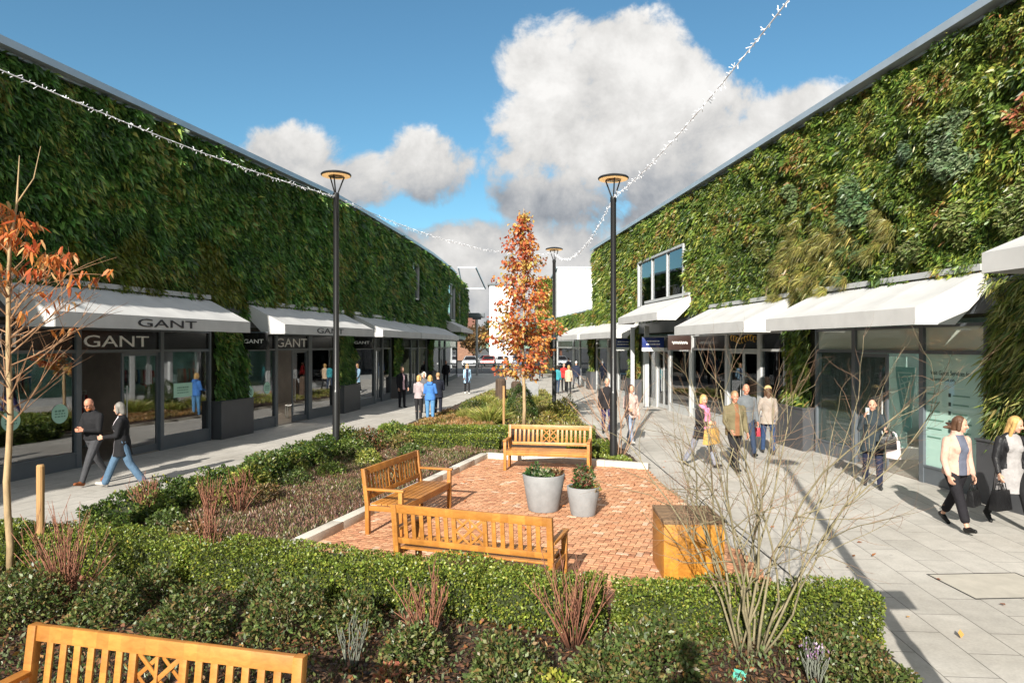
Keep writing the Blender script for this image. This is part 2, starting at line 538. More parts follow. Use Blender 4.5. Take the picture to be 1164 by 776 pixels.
# ------------------------------------------------------------------ materials
WHITE = mat('awning_white', (.50, .50, .495), .75, var=.09, scale=1.6, bump=.1, bscale=200, spec=.2)
FRAME = mat('frame_grey', (.10, .115, .13), .4, var=.1, scale=3)
FRAMEL = mat('frame_silver', (.42, .43, .43), .4, var=.06, scale=3)
BLACK = mat('black_paint', (.012, .012, .013), .3, var=.1, scale=8)
PANEL = mat('planter_grey', (.062, .064, .07), .5, var=.12, scale=2, bump=.05)
COPING = mat('coping_metal', (.36, .41, .46), .35, metal=.3, var=.08, scale=2)
SOILW = mat('wall_backing', (.022, .026, .014), .95, var=.4, scale=4, bump=.4)
FASC = mat('fascia_black', (.010, .010, .011), .18, var=.1)
LETW = mat('lettering_white', (.8, .8, .78), .5, var=.0)
LETB = mat('lettering_black', (.02, .02, .025), .5, var=.0)
CONC = mat('concrete_white', (.80, .80, .79), .7, var=.04, scale=1.0, bump=.05)
INTW = mat('interior_wall', (.17, .15, .13), .8, var=.3, scale=.7)
INTF = mat('interior_floor', (.22, .19, .16), .35, var=.2, scale=2)
INTM = mat('interior_teal', (.24, .38, .36), .7, var=.35, scale=.8)
GLASS = glass_mat('glass_dark', (.78, .86, .86), 1.65, .2)
GLASSR = glass_mat('glass_clear', (.82, .93, .90), 1.5, .08)
GLASSF = glass_mat('glass_film', (.85, .95, .92), 1.45, .03, haze=.10, hazecol=(.52, .72, .66))
GLASSM = glass_mat('glass_mint', (.7, .9, .85), 1.45, .02, haze=.82, hazecol=(.50, .74, .65))
GLASST = glass_mat('glass_transom', (.7, .9, .85), 1.45, .04, haze=.72, hazecol=(.62, .70, .60))
GLASSU = glass_mat('glass_upper', (.5, .62, .66), 1.6, .12)
MINT = mat('mint_vinyl', (.36, .60, .49), .6, var=.05)
MINTD = mat('mint_print', (.12, .26, .2), .6, var=.05)
TEAK = wood_mat('teak', (.34, .138, .024), (.50, .222, .048))
TEAKD = wood_mat('teak_cube', (.36, .15, .018), (.52, .24, .034))
STONE = mat('kerb_stone', (.56, .52, .45), .75, var=.14, scale=5, bump=.15, bscale=90)
POT = mat('pot_grey', (.235, .24, .245), .75, var=.12, scale=7, bump=.12, bscale=60)
STEEL = mat('lamp_black', (.014, .014, .015), .32, var=.05)
BARKT = mat('bark_pale', (.34, .24, .13), .85, var=.3, scale=14, bump=.3, bscale=30, stretch=(1, 1, .3))
BARKG = mat('bark_olive', (.20, .17, .10), .8, var=.35, scale=12, bump=.2)
BARKR = mat('bark_red', (.24, .10, .06), .8, var=.35, scale=12)
STAKE = mat('stake_wood', (.38, .22, .09), .8, var=.25, scale=12, stretch=(1, 1, .15), bump=.2)

def paving(name, rot, c1, c2, w=.9, h=.45):
    m = bpy.data.materials.new(name); m.use_nodes = True
    g = NG(m.node_tree); b = g.n['Principled BSDF']
    tc = g.node('ShaderNodeTexCoord'); mp = g.node('ShaderNodeMapping'); mp.inputs['Rotation'].default_value = (0, 0, rot)
    g.link(tc.outputs['Object'], mp.inputs[0])
    br = g.node('ShaderNodeTexBrick'); br.offset = .5; br.squash = 1
    g.link(mp.outputs[0], br.inputs['Vector'])
    br.inputs['Color1'].default_value = c4(c1); br.inputs['Color2'].default_value = c4(c2)
    br.inputs['Mortar'].default_value = (.17, .16, .145, 1); br.inputs['Scale'].default_value = 1
    br.inputs['Mortar Size'].default_value = .0055; br.inputs['Mortar Smooth'].default_value = .2; br.inputs['Bias'].default_value = 0
    br.inputs['Brick Width'].default_value = w; br.inputs['Row Height'].default_value = h
    n_ = g.noise(tc.outputs['Object'], .55, 6, .62, .4); n3 = g.noise(tc.outputs['Object'], 38, 4, .6); n4 = g.noise(tc.outputs['Object'], 4.5, 5, .6)
    c = g.mix(1.0, br.outputs[0], g.ramp(n_, [(.28, (.80, .79, .77)), (.6, (1.04, 1.04, 1.04))]), 'MULTIPLY')
    c = g.mix(1.0, c, g.ramp(n3, [(.3, .9), (.7, 1.08)]), 'MULTIPLY')
    c = g.mix(1.0, c, g.ramp(n4, [(.3, .9), (.62, 1.05)]), 'MULTIPLY')
    vo = g.node('ShaderNodeTexVoronoi'); vo.inputs['Scale'].default_value = 2.1; g.link(tc.outputs['Object'], vo.inputs['Vector'])
    c = g.mix(g.math('MULTIPLY', g.math('SUBTRACT', 1.0, g.sstep(.03, .065, vo.outputs[0])), .42), c, (.16, .15, .14, 1))
    n5 = g.noise(tc.outputs['Object'], 1.7, 7, .68, 1.2)
    c = g.mix(g.math('MULTIPLY', g.sstep(.56, .72, n5), .35), c, (.30, .275, .235, 1))
    g.link(c, b.inputs['Base Color']); b.inputs['Roughness'].default_value = .72; b.inputs['Specular IOR Level'].default_value = .35
    bn = g.node('ShaderNodeBump'); bn.inputs['Strength'].default_value = .35; bn.inputs['Distance'].default_value = .006
    g.link(g.math('ADD', g.math('MULTIPLY', br.outputs[1], -1.0), g.math('MULTIPLY', n3, .25)), bn.inputs['Height']); g.link(bn.outputs[0], b.inputs['Normal'])
    return m

def sheet(name, poly, z, m, kind='structure'):
    me = bpy.data.meshes.new(name)
    me.from_pydata([(x, y, z) for x, y in poly], [], [list(range(len(poly)))])
    me.materials.append(m); me.update()
    if me.polygons[0].normal.z < 0: me.flip_normals()
    o = bpy.data.objects.new(name, me); COL.objects.link(o)
    return tag(o, kind=kind)

ASPH = mat('asphalt', (.075, .074, .072), .9, var=.25, scale=1.5, bump=.2, bscale=200)
sheet('ground', [(-600, -200), (600, -200), (600, 900), (-600, 900)], 0, ASPH)
PAVL = paving('paving_left', R(-77.5), (.48, .455, .415), (.42, .40, .365))
PAVR = paving('paving_right', R(-86), (.48, .455, .415), (.42, .40, .365))
lf = [(FL.P(t, -4.3).x, FL.P(t, -4.3).y) for t in np.linspace(0, FL.len, 30)]
sheet('pavement', lf + [(2.0, 68), (.4, 40), (-.4, 15), (-1.0, 4), (-1.0, -12)], .004, PAVL)
rf = [(FR.P(t, -4.3).x, FR.P(t, -4.3).y) for t in np.linspace(FR.len, 0, 30)]
sheet('pavement', [(-1.0, -12), (-1.0, 4), (-.4, 15), (.4, 40), (2.0, 68)] + rf, .004, PAVR)

# slot drain and access cover on the right pavement
DRAINM = mat('drain_dark', (.035, .034, .032), .7, var=.2, scale=30)
d = MB()
for k in range(24):
    a = Vector((3.30, 4.6 + k * 1.0, .0)); b_ = a + Vector((.0, .985, 0))
    d.hexa([(a.x - .012, a.y, .002), (a.x + .012, a.y, .002), (b_.x + .012, b_.y, .002), (b_.x - .012, b_.y, .002),
            (a.x - .012, a.y, .0085), (a.x + .012, a.y, .0085), (b_.x + .012, b_.y, .0085), (b_.x - .012, b_.y, .0085)])
tag(d.build('slot_drain', DRAINM), kind='structure')
cov = empty('access_cover', (5.5, 7.75, 0), 'recessed square paved access cover with a thin metal edge in the right pavement', 'manhole cover')
mb = MB()
for (x0, x1, y0, y1) in ((-.55, .55, -.4, -.385), (-.55, .55, .385, .4), (-.55, -.535, -.385, .385), (.535, .55, -.385, .385)):
    mb.box(x0, x1, y0, y1, .002, .0105)
mb.build('rim', DRAINM, cov)
MB().box(-.53, .53, -.38, .38, .002, .0088).build('lid', mat('cover_paving', (.43, .40, .345), .75, var=.12, scale=4, bump=.1), cov)
cov.rotation_euler.z = R(3)

# ------------------------------------------------------------------ buildings
bl = empty('green_wall_building', FL.P(20, -4), 'long building on the left whose upper wall is covered in shaded dark green planting', 'building')
brr = empty('green_wall_building', FR.P(20, -4), 'sunlit building on the right with planted upper wall of ferns and pale grasses', 'building')
def par(o, p):
    o.parent = p; o.matrix_parent_inverse = p.matrix_world.inverted() if False else Matrix.Translation(-Vector(p.location)); return o
def fbuild(mb, name, m, p, **k): return par(mb.build(name, m, None, **k), p)

ROOF = 8.72
mb = MB(); FL.box(mb, 0, FL.len, -9, 0, 3.25, 8.5); fbuild(mb, 'upper_wall', SOILW, bl)
mb = MB(); FL.box(mb, 0, FL.len, -9.1, .10, 8.502, 8.56); FL.box(mb, 0, FL.y(55.5), -9.1, .30, 8.562, ROOF); fbuild(mb, 'roof_coping', COPING, bl)
mb = MB(); FL.box(mb, 0, FL.len, -4.4, -4.2, .01, 3.24); FL.box(mb, 0, FL.len, -4.19, -.1, 3.16, 3.24); fbuild(mb, 'interior_wall', INTW, bl)
mb = MB(); FL.box(mb, 0, FL.len, -4.19, .02, .005, .03); fbuild(mb, 'interior_floor', INTF, bl)
mb = MB(); FL.box(mb, 0, FL.len, .002, .12, 3.3, 3.95); fbuild(mb, 'fascia', FRAME, bl)

YR = FR.cum[1]
mb = MB(); FR.box(mb, 0, YR, -9, 0, 3.25, 8.5); FR.box(mb, YR + .01, FR.len, -6, 0, 3.25, 4.95); fbuild(mb, 'upper_wall', SOILW, brr)
mb = MB(); FR.box(mb, 0, YR + .05, -9.1, .10, 8.502, 8.56); FR.box(mb, 0, YR + .1, -9.1, .34, 8.562, ROOF); FR.box(mb, YR + .15, FR.len, -.4, .18, 4.955, 5.06); fbuild(mb, 'roof_coping', COPING, brr)
mb = MB(); FR.box(mb, 0, FR.len, -4.4, -4.2, .01, 3.24); FR.box(mb, 0, FR.len, -4.19, -.1, 3.16, 3.24); fbuild(mb, 'interior_wall', INTM, brr)
mb = MB(); FR.box(mb, 0, FR.len, -4.19, .02, .005, .03); fbuild(mb, 'interior_floor', INTF, brr)
mb = MB(); FR.box(mb, 0, FR.len, .002, .12, 3.3, 3.9); fbuild(mb, 'fascia', FRAME, brr)

# --- planted facades
def wall_foliage(fac, segs, z0, z1, dens, Lr, palette, wts, parent, name='foliage', patch=None, lump=.22, holes=(), down=.45, slim=1.0):
    Vs, Qs, Cs, base = [], [], [], 0
    for (t0, t1, dm, ls) in segs:
        n = int((t1 - t0) * (z1 - z0) * dens * dm)
        if n < 5: continue
        t = RNG.uniform(t0, t1, n); z = RNG.uniform(z0, z1, n)
        keep = np.ones(n, bool)
        for (h0, h1, za, zb) in holes: keep &= ~((t > h0) & (t < h1) & (z > za) & (z < zb))
        t, z = t[keep], z[keep]; n = len(t)
        ts = np.linspace(t0, t1, 40)
        fr = [fac.frame(x) for x in ts]
        Q = np.array([[f_[0].x, f_[0].y, 0] for f_ in fr]); N_ = np.array([list(f_[2]) for f_ in fr]); T_ = np.array([list(f_[1]) for f_ in fr])
        ip = lambda A: np.stack([np.interp(t, ts, A[:, k]) for k in range(3)], 1)
        q, nn, tt = ip(Q), ip(N_), ip(T_)
        s3 = np.stack([t, z, np.zeros(n)], 1)
        cl = vnoise(s3 * 2.6, 3) * .6 + vnoise(s3 * 6.0, 4) * .4
        big = vnoise(s3 * np.array([.55, .8, 1]), 9)
        off = np.clip((cl - .25) * 1.6, 0, 1) * lump * RNG.uniform(.25, 1, n)
        P = q + nn * (off[:, None] + .01); P[:, 2] = z
        ang = RNG.normal(0, 1.0, n)
        D = nn * RNG.uniform(.35, 1.0, n)[:, None] + tt * (RNG.normal(0, .55, n))[:, None]
        D[:, 2] += RNG.normal(-down, .5, n)
        big2 = vnoise(s3 * np.array([.9, 1.1, 1]), 45); L = RNG.uniform(*Lr, n) * ls * (.6 + .8 * big2)
        Wd = (.55 + .9 * vnoise(s3 * np.array([.7, .9, 1]), 46)) * L * RNG.uniform(.16, .34, n) * slim
        ci = np.clip(((vnoise(s3 * 1.3, 21) * .55 + vnoise(s3 * 5, 22) * .45) - .2) / .6, 0, .999)
        order = RNG.choice(len(palette), n, p=np.array(wts) / sum(wts))
        loc = (ci * len(palette)).astype(int)
        idx = np.where(RNG.random(n) < .45, loc, order)
        C = pal(n, palette, idx=idx, jit=.25)
        if patch is not None: P, D, L, Wd, C = patch(t, z, P, D, L, Wd, C, nn, tt)
        V, Q4, CC, Tr = leaf_arrays(P, D, L, Wd, C, droop=.35, fold=.35, two=True)
        Vs.append(V); Cs.append(CC); Qs.append((Q4 + base, Tr + base)); base += len(V)
    V = np.concatenate(Vs); C = np.concatenate(Cs); Q = np.concatenate([a for a, _ in Qs]); Tr = np.concatenate([b for _, b in Qs])
    V = V - np.array(list(parent.location))
    o = np_mesh(name, V, Q, C, LEAF, parent, Tr)
    return tag(o, kind='stuff')

GL = [(.034, .082, .022), (.062, .148, .032), (.095, .21, .045), (.15, .28, .058), (.27, .35, .075), (.29, .28, .07)]
def patchL(t, z, P, D, L, Wd, C, nn, tt):
    s3 = np.stack([t * .8, z * .55, t * 0], 1)
    k = vnoise(s3, 55) - (z - 5.2) * .10
    m = (k > .62) & (t > FL.px(70)) & (t < FL.px(330))
    C[m] = pal(m.sum(), [(.20, .20, .03), (.15, .19, .03), (.10, .15, .03)])
    C *= (.8 + .45 * vnoise(np.stack([t * .35, z * .35, t * 0], 1), 77))[:, None]
    return P, D, L, Wd, C
tl = FL.y
holeL = [(FL.px(466) - .3, FL.px(472) + .1, 5.3, 7.6), (FL.px(505), FL.px(514.5), 4.2, 7.6), (FL.px(516.5), FL.px(520.5), 4.2, 7.6)]
wall_foliage(FL, [(tl(5), tl(16), 1, 1), (tl(16), tl(24), .8, 1.1), (tl(24), tl(36), .45, 1.35), (tl(36), FL.len - .2, .25, 1.8), (0, tl(5), .08, 2.5)], 4.0, 8.5, 1500, (.10, .26),
             GL, [3, 4, 4, 3, 1.2, .5], bl, patch=patchL, holes=holeL, down=.55, slim=1.15, lump=.3)
# far end wall of the left building
GRR = [(.038, .075, .015), (.084, .145, .024), (.14, .205, .034), (.215, .26, .042), (.32, .31, .065), (.28, .16, .05)]
sR = FR.px
def patchR(t, z, P, D, L, Wd, C, nn, tt):
    # ornamental grass drift above the second awning, grey-green conifers higher up, warm specks
    y = P[:, 1]; n = len(t)
    px = CX + F * P[:, 0] / np.maximum(y, .1); 
    c1 = ((y - 17.3) / 2.9) ** 2 + ((z - 4.85) / 1.15) ** 2 + (vnoise(np.stack([t * 2, z * 2, t * 0], 1), 31) - .5) * 1.5
    m = (c1 < 1) & (RNG.random(n) < .75 - .45 * np.clip(c1, 0, 1))
    C[m] = pal(m.sum(), [(.36, .32, .09), (.46, .40, .13), (.28, .28, .07), (.18, .20, .05)], [3, 2, 3, 2])
    mi = np.where(m)[0]
    if len(mi) > 200:
        cen = RNG.choice(mi, max(8, len(mi) // 90)); pk = RNG.integers(0, len(cen), len(mi)); ck = cen[pk]
        ang = RNG.uniform(-PI * .95, PI * .15, len(mi)) + RNG.normal(0, .2, len(mi)); sp = RNG.random(len(mi)) ** .5
        P[mi] = P[ck] + nn[ck] * .04 + tt[ck] * RNG.normal(0, .03, (len(mi), 1))
        D[mi] = nn[ck] * (.75 - .35 * sp)[:, None] + tt[ck] * (np.cos(ang) * sp)[:, None]; D[mi, 2] += np.sin(ang) * sp + .12
        L[mi] = RNG.uniform(.16, .38, len(mi)); Wd[mi] = RNG.uniform(.009, .020, len(mi))
        C[mi] = np.clip(C[mi] * (.55 + .8 * RNG.random(len(cen))[pk])[:, None], 0, 1)
    for (py_, pz, r, cols) in ((12.7, 6.35, .55, [(.15, .22, .11), (.22, .28, .15)]), (13.9, 6.55, .35, [(.12, .19, .10), (.16, .24, .13)]), (15.6, 5.9, .6, [(.13, .22, .10), (.18, .26, .11)]), (17.5, 6.2, .3, [(.17, .26, .12)]),
                               (12.4, 4.9, .35, [(.20, .22, .07), (.14, .2, .05)]), (11.2, 5.0, .35, [(.19, .21, .07), (.14, .2, .05)]), (18.5, 6.7, .35, [(.17, .24, .09)]), (11.1, 6.5, .3, [(.34, .12, .06), (.2, .2, .05)]), (20, 5.6, .4, [(.22, .22, .06), (.15, .2, .05)]), (13.6, 4.6, .3, [(.2, .22, .08), (.13, .19, .05)])):
        m = ((y - py_) / r) ** 2 + ((z - pz) / r) ** 2 < 1.1 + 2.2 * (vnoise(np.stack([t * 3, z * 3, t * 0], 1), 41) - .5) - .7 * RNG.random(n)
        C[m] = pal(m.sum(), cols); L[m] *= .8; D[m] = nn[m] * 1.0 + tt[m] * RNG.normal(0, .6, (m.sum(), 1)); D[m, 2] += RNG.normal(.2, .6, m.sum())
        P[m] += nn[m] * .12
    C *= (.75 + .5 * vnoise(np.stack([t * .5, z * .6, t * 0], 1), 78))[:, None]
    return P, D, L, Wd, C
uw0, uw1 = sR(783), sR(730)
uw0, uw1 = min(uw0, uw1), max(uw0, uw1)
ty = FR.y
wall_foliage(FR, [(ty(5), ty(15), 1.7, .8), (ty(15), ty(24), 1.2, .9), (ty(24), ty(34), .5, 1.3), (ty(34), YR - .05, .35, 1.6), (0, ty(5), .08, 2.5)], 3.95, 8.5, 1500, (.08, .22),
             GRR, [4, 5, 5, 3, 1, .15], brr, patch=patchR, holes=[(uw0 - .05, uw1 + .05, 4.45, 6.75)], lump=.30, down=.3)
wall_foliage(FR, [(YR + .1, FR.len, .4, 1.8)], 3.9, 4.95, 1500, (.09, .2), GRR, [2, 5, 5, 4, 1, .3], brr, lump=.25, name='foliage')

# --- upper windows
def upper_window(fac, t0, t1, z0, z1, nb, parent, gm, fm):
    mb = MB(); w = .09
    fac.box(mb, t0, t0 + w, -.05, .24, z0, z1); fac.box(mb, t1 - w, t1, -.05, .24, z0, z1)
    fac.box(mb, t0 + w, t1 - w, -.05, .24, z1 - w, z1); fac.box(mb, t0 + w, t1 - w, -.05, .24, z0, z0 + w)
    for k in range(1, nb):
        c = t0 + (t1 - t0) * k / nb; fac.box(mb, c - .035, c + .035, .1, .2, z0 + w, z1 - w)
    wf = fbuild(mb, 'upper_window', fm, parent)
    mb = MB()
    for k in range(nb):
        a = t0 + (t1 - t0) * k / nb + .04; b = t0 + (t1 - t0) * (k + 1) / nb - .04
        fac.box(mb, a, b, .12, .135, z0 + w, z1 - w)
    p = mb.build('pane', gm, wf)
    return wf
INTB = mat('window_backing', (.03, .07, .075), .6, var=.5, scale=1.5)
wl = upper_window(FR, uw0, uw1, 4.5, 6.7, 3, brr, GLASSU, FRAMEL)
mb = MB(); FR.box(mb, uw0 + .1, uw1 - .1, .003, .02, 4.6, 6.6); fbuild(mb, 'blind', INTB, brr)
for (a, b, z0, z1, nb) in ((FL.px(466) - .2, FL.px(472), 5.4, 7.5, 1), (FL.px(505.5), FL.px(514), 4.3, 7.5, 2), (FL.px(517), FL.px(520), 4.3, 7.5, 1)):
    upper_window(FL, a, b, z0, z1, nb, bl, GLASSU, FRAMEL)

# --- shopfronts
def shopfront(fac, name, label, bays, glass, transom_mat, framem=FRAME, sill=.32, open_door=True):
    """bays: (s0, s1, kind); kind w window, d door with one open leaf, c closed double door, m printed window"""
    bays = sorted([(min(a, b), max(a, b), k) for a, b, k in bays])
    root = empty(name, fac.P((bays[0][0] + bays[-1][1]) / 2), label, 'shopfront')
    mb = MB(); pw = .035
    zt, zh = 2.56, 3.14
    edges = []
    for i, (a, b, k) in enumerate(bays):
        if i == 0: edges.append((a - .07, a))
        nxt = bays[i + 1][0] if i + 1 < len(bays) else b + .07
        edges.append((b, nxt))
    for a, b in edges: fac.box(mb, a, b, -.07, .07, .004, zh)
    for a, b, k in bays:
        fac.box(mb, a, b, -.06, .06, zt, zt + .07)
        fac.box(mb, a, b, -.06, .06, zh - .06, zh)
        if k in 'wm':
            fac.box(mb, a, b, -.055, .05, .004, sill)
            fac.box(mb, a, b, -.06, .065, sill, sill + .04)
    fbuild(mb, 'frame', framem, root)
    for a, b, k in bays:
        if k in 'wm':
            m2 = MB(); fac.box(m2, a, b, -.008, .008, sill + .04, zt); fbuild(m2, 'window_pane', GLASSM if k == 'm' else glass, root)
        m2 = MB(); fac.box(m2, a, b, -.01, .01, zt + .07, zh - .06); fbuild(m2, 'transom_panel', transom_mat, root)
        if k in 'dc':
            mid = (a + b) / 2
            for j, (h, e) in enumerate(((a, mid), (b, mid))):
                ang = R(72) if (k == 'd' and j == 0) else (R(20) if k == 'd' and False else 0)
                wd = abs(e - h) - .01
                q, tg, n = fac.frame(h)
                sgn = 1 if e > h else -1
                dx = (tg * sgn * math.cos(ang) - n * math.sin(ang))
                o0 = fac.P(h, -.02)
                M = Matrix.Identity(4)
                yv = Vector((0, 0, 1)).cross(dx)
                for i in range(3): M[i][0] = dx[i]; M[i][1] = yv[i]; M[i][3] = o0[i]
                m3 = MB(); f = .065
                m3.box(0, f, -.02, .02, .03, zt - .01, M); m3.box(wd - f, wd, -.02, .02, .03, zt - .01, M)
                m3.box(f, wd - f, -.02, .02, .03, .2, M); m3.box(f, wd - f, -.02, .02, zt - .09, zt - .01, M)
                dr = fbuild(m3, 'door', framem, root)
                m3 = MB().box(f, wd - f, -.006, .006, .2, zt - .09, M); m3.build('pane', glass, dr)
                m3 = MB()
                for s_ in (-.055, .055):
                    m3.tube([M @ Vector((wd - .12, s_, .75)), M @ Vector((wd - .12, s_, 1.75))], .014, 6)
                    for zz in (.82, 1.68): m3.tube([M @ Vector((wd - .12, 0, zz)), M @ Vector((wd - .12, s_, zz))], .01, 5)
                m3.build('handle', FRAMEL, dr)
    return root

def pier(fac, a, b, parent, foliage=True, plant=True, cols=GL, z0=1.1, w=[3, 4, 4, 3, 1, .3], dens=900, L=(.1, .24), slim=1.0):
    a, b = min(a, b), max(a, b)
    mb = MB(); fac.box(mb, a, b, -.35, -.02, .004, 3.25); fbuild(mb, 'pier', SOILW, parent)
    if plant:
        mb = MB(); fac.box(mb, a - .03, b + .03, -.015, .33, .004, 1.08); fac.box(mb, a - .05, b + .05, -.012, .35, 1.081, 1.115)
        fbuild(mb, 'planter_panel', PANEL, parent)
    if foliage:
        wall_foliage(fac, [(a + .05, b - .05, 1, 1)], z0, 3.9, dens, L, cols, w, parent, name='climbing_foliage', lump=.28, down=.6, slim=slim)
sp_ = FL.px
S0 = FL.y(5.5)
sh1 = shopfront(FL, 'shopfront', 'black framed glass shopfront with white GANT lettering above the door behind the walking couple', [(S0, sp_(-70), 'w'), (sp_(-66), sp_(84), 'w'), (sp_(90), sp_(180), 'd'), (sp_(184), sp_(236), 'w')], GLASS, FASC)
pier(FL, sp_(241), sp_(277), bl)
sh2 = shopfront(FL, 'shopfront', 'glass shopfront with an open door between two hanging GANT signs, behind the left lamp post', [(sp_(280.5), sp_(311), 'w'), (sp_(314), sp_(349), 'd'), (sp_(353), sp_(379), 'w')], GLASS, FASC)
pier(FL, sp_(383), sp_(401), bl)
sh3 = shopfront(FL, 'shopfront', 'glass shopfront beyond the second hanging GANT sign, beside the man in a suit', [(sp_(403), sp_(424), 'w'), (sp_(426), sp_(433), 'c'), (sp_(434.5), sp_(443), 'w')], GLASS, FASC)
pier(FL, sp_(445.5), sp_(454), bl)
sh4 = shopfront(FL, 'shopfront', 'shaded glass shopfront in the left row, past the group around the blue jacket', [(sp_(456), sp_(466), 'w'), (sp_(467), sp_(474), 'c'), (sp_(475), sp_(484), 'w')], GLASS, FASC)
pier(FL, sp_(486), sp_(490), bl)
sh5 = shopfront(FL, 'shopfront', 'farthest shaded glass shopfront of the left row under the high awning', [(sp_(491.5), sp_(499), 'w'), (sp_(500), sp_(505), 'c'), (sp_(506), sp_(519), 'w')], GLASS, FASC)

GSTRAP = [(.16, .19, .035), (.24, .26, .06), (.10, .15, .03), (.32, .31, .10), (.05, .09, .02)]
pier(FR, ty(2.0), sR(1131), brr, cols=GSTRAP, w=[3, 3, 3, 1.5, 2], L=(.18, .4), dens=1500, slim=.38)
rs1 = shopfront(FR, 'shopfront', 'pale mint glass shopfront on the right with printed guest services window', [(sR(1122), sR(1053), 'm'), (sR(1048), sR(975), 'd'), (sR(971), sR(931), 'w')], GLASSF, GLASST, FRAME)
pier(FR, sR(925.5), sR(896), brr, cols=GRR, w=[4, 4, 3, 2, .6, .1])
rs2 = shopfront(FR, 'shopfront', 'shopfront with gold ornament over its door, behind the woman in grey coat and jeans', [(sR(893), sR(867), 'w'), (sR(863), sR(829), 'c'), (sR(826), sR(789), 'w')], GLASSR, FASC, FRAMEL)
rs3 = shopfront(FR, 'shopfront', 'glass shopfront under the large upper window on the right', [(sR(785), sR(763), 'w'), (sR(761), sR(748), 'c'), (sR(746.5), sR(733), 'w')], GLASSR, FASC, FRAMEL)
pier(FR, sR(729), sR(718), brr, cols=GRR, w=[4, 4, 3, 2, .6, .1])
rs4 = shopfront(FR, 'shopfront', 'glass shopfront behind the right lamp post, beyond the navy hanging sign', [(sR(716), sR(704), 'w'), (sR(702.5), sR(693), 'c'), (sR(691.5), sR(679), 'w')], GLASSR, FASC, FRAMEL)
pier(FR, sR(677), sR(672), brr, cols=GRR)
rs5 = shopfront(FR, 'shopfront', 'far right shopfront behind the person in a red jacket', [(sR(670.5), sR(660), 'w'), (sR(659), sR(653), 'c'), (sR(652), sR(634), 'w')], GLASSR, FASC, FRAMEL)
# grey posts standing at the corner shop
for k, pxx in enumerate((730.5, 747.5)):
    t = sR(pxx)
    c = empty('awning_post', FR.P(t, .5), ('pale grey post left of the two holding up the high awning under the upper window', 'pale grey post right of the two holding up the high awning under the upper window')[k], 'post', 'awning posts')
    MB().box(-.09, .09, -.09, .09, .03, 3.6).build('shaft', FRAMEL, c, bevel=.01)
    MB().box(-.14, .14, -.14, .14, .004, .03).build('base_plate', FRAME, c)

# glowing panels added under the shop ceilings to brighten the dark interiors
GLOW = mat('fill_glow', (1.0, .93, .82), .5, var=0, emit=32.0)
for fac, par_, pxs in ((FL, bl, ((332, -1.3), (362, -1.2), (296, -1.3), (412, -1.3), (437, -1.4))), (FR, brr, ((1085, -1.4), (1010, -1.5), (950, -1.1), (878, -1.1), (845, -1.4), (806, -1.2), (765, -1.1), (740, -1.2), (706, -1.2)))):
    for px, off in pxs:
        t = fac.px(px, off)
        mb = MB(); fac.box(mb, t - .3, t + .3, off - .18, off + .18, 3.12, 3.155); fbuild(mb, 'added_fill_panel', GLOW, par_)

# --- awnings
def awning(fac, t0, t1, zb, proj, label, off0=.13, rise=.95, val=.30, group='white awnings over the shopfronts'):
    t0, t1 = min(t0, t1), max(t0, t1)
    root = empty('awning', fac.P((t0 + t1) / 2, proj / 2, zb), label, 'awning', group)
    zt = zb + val; zw = zb + rise
    n = 32
    th = .012
    mb = MB()
    for k in range(n):
        a = t0 + (t1 - t0) * k / n; b = t0 + (t1 - t0) * (k + 1) / n
        sag = lambda x: -.035 * math.sin(PI * ((x - t0) / (t1 - t0) * max(2, round((t1 - t0) / 1.25)) % 1))
        A = [fac.P(a, off0, zw), fac.P(b, off0, zw), fac.P(b, proj, zt), fac.P(a, proj, zt)]
        ms = [(A[0] + A[3]) / 2 + Vector((0, 0, sag(a))), (A[1] + A[2]) / 2 + Vector((0, 0, sag(b)))]
        for quad in ((A[0], A[1], ms[1], ms[0]), (ms[0], ms[1], A[2], A[3])):
            lo = [p - Vector((0, 0, th)) for p in quad]
            if fac.side == 'R': mb.hexa([*reversed(lo), *reversed(quad)])
            else: mb.hexa([*lo, *quad])
    fbuild(mb, 'canopy', WHITE, root)
    mb = MB(); fac.box(mb, t0, t1, proj + .002, proj + .014, zb, zt - .004); v_ = fbuild(mb, 'valance', WHITE, root)
    for e, d_ in ((t0, -1), (t1, 1)):
        mb = MB()
        pr = [(off0, zw - .015), (off0, zb + rise * .62), (off0 + (proj - off0) * .45, zb), (proj, zb), (proj, zt - .015)]
        pts = [fac.P(e, o, z) for o, z in pr] + [fac.P(e + .012 * d_, o, z) for o, z in pr]
        m_ = len(pr)
        fs = [tuple(range(m_)), tuple(reversed(range(m_, 2 * m_)))] + [(i, m_ + i, m_ + (i + 1) % m_, (i + 1) % m_) for i in range(m_)]
        mb.add(pts, fs); bm_o = fbuild(mb, 'cheek', WHITE, root)
        # folding arm under the canopy
        q = e - d_ * .35
        ma = MB().tube([fac.P(q, .12, zb + .55), fac.P(q - d_ * .5, .12 + (proj - .12) * .5, zb + .42), fac.P(q, proj - .03, zb + .22)], .028, 6)
        fbuild(ma, 'folding_arm', FRAMEL, root)
    mb = MB(); fac.box(mb, t0 + .01, t1 - .01, -.0, off0 + .10, zw + .004, zw + .12); fbuild(mb, 'cassette', FRAMEL, root)
    return root, v_
PJ = 1.45
A1, v1 = awning(FL, FL.px(62, PJ), FL.px(284, PJ), 3.09, PJ, 'large white awning over the nearest left shop, lettered GANT on its valance')
A2, v2 = awning(FL, FL.px(323.5, PJ), FL.px(424, PJ), 3.09, PJ, 'white awning behind the left lamp post, lettered GANT at its right end')
A3, _ = awning(FL, FL.px(435, PJ), FL.px(478, PJ), 3.1, PJ, 'plain white awning above the standing man in a suit, third along the left row')
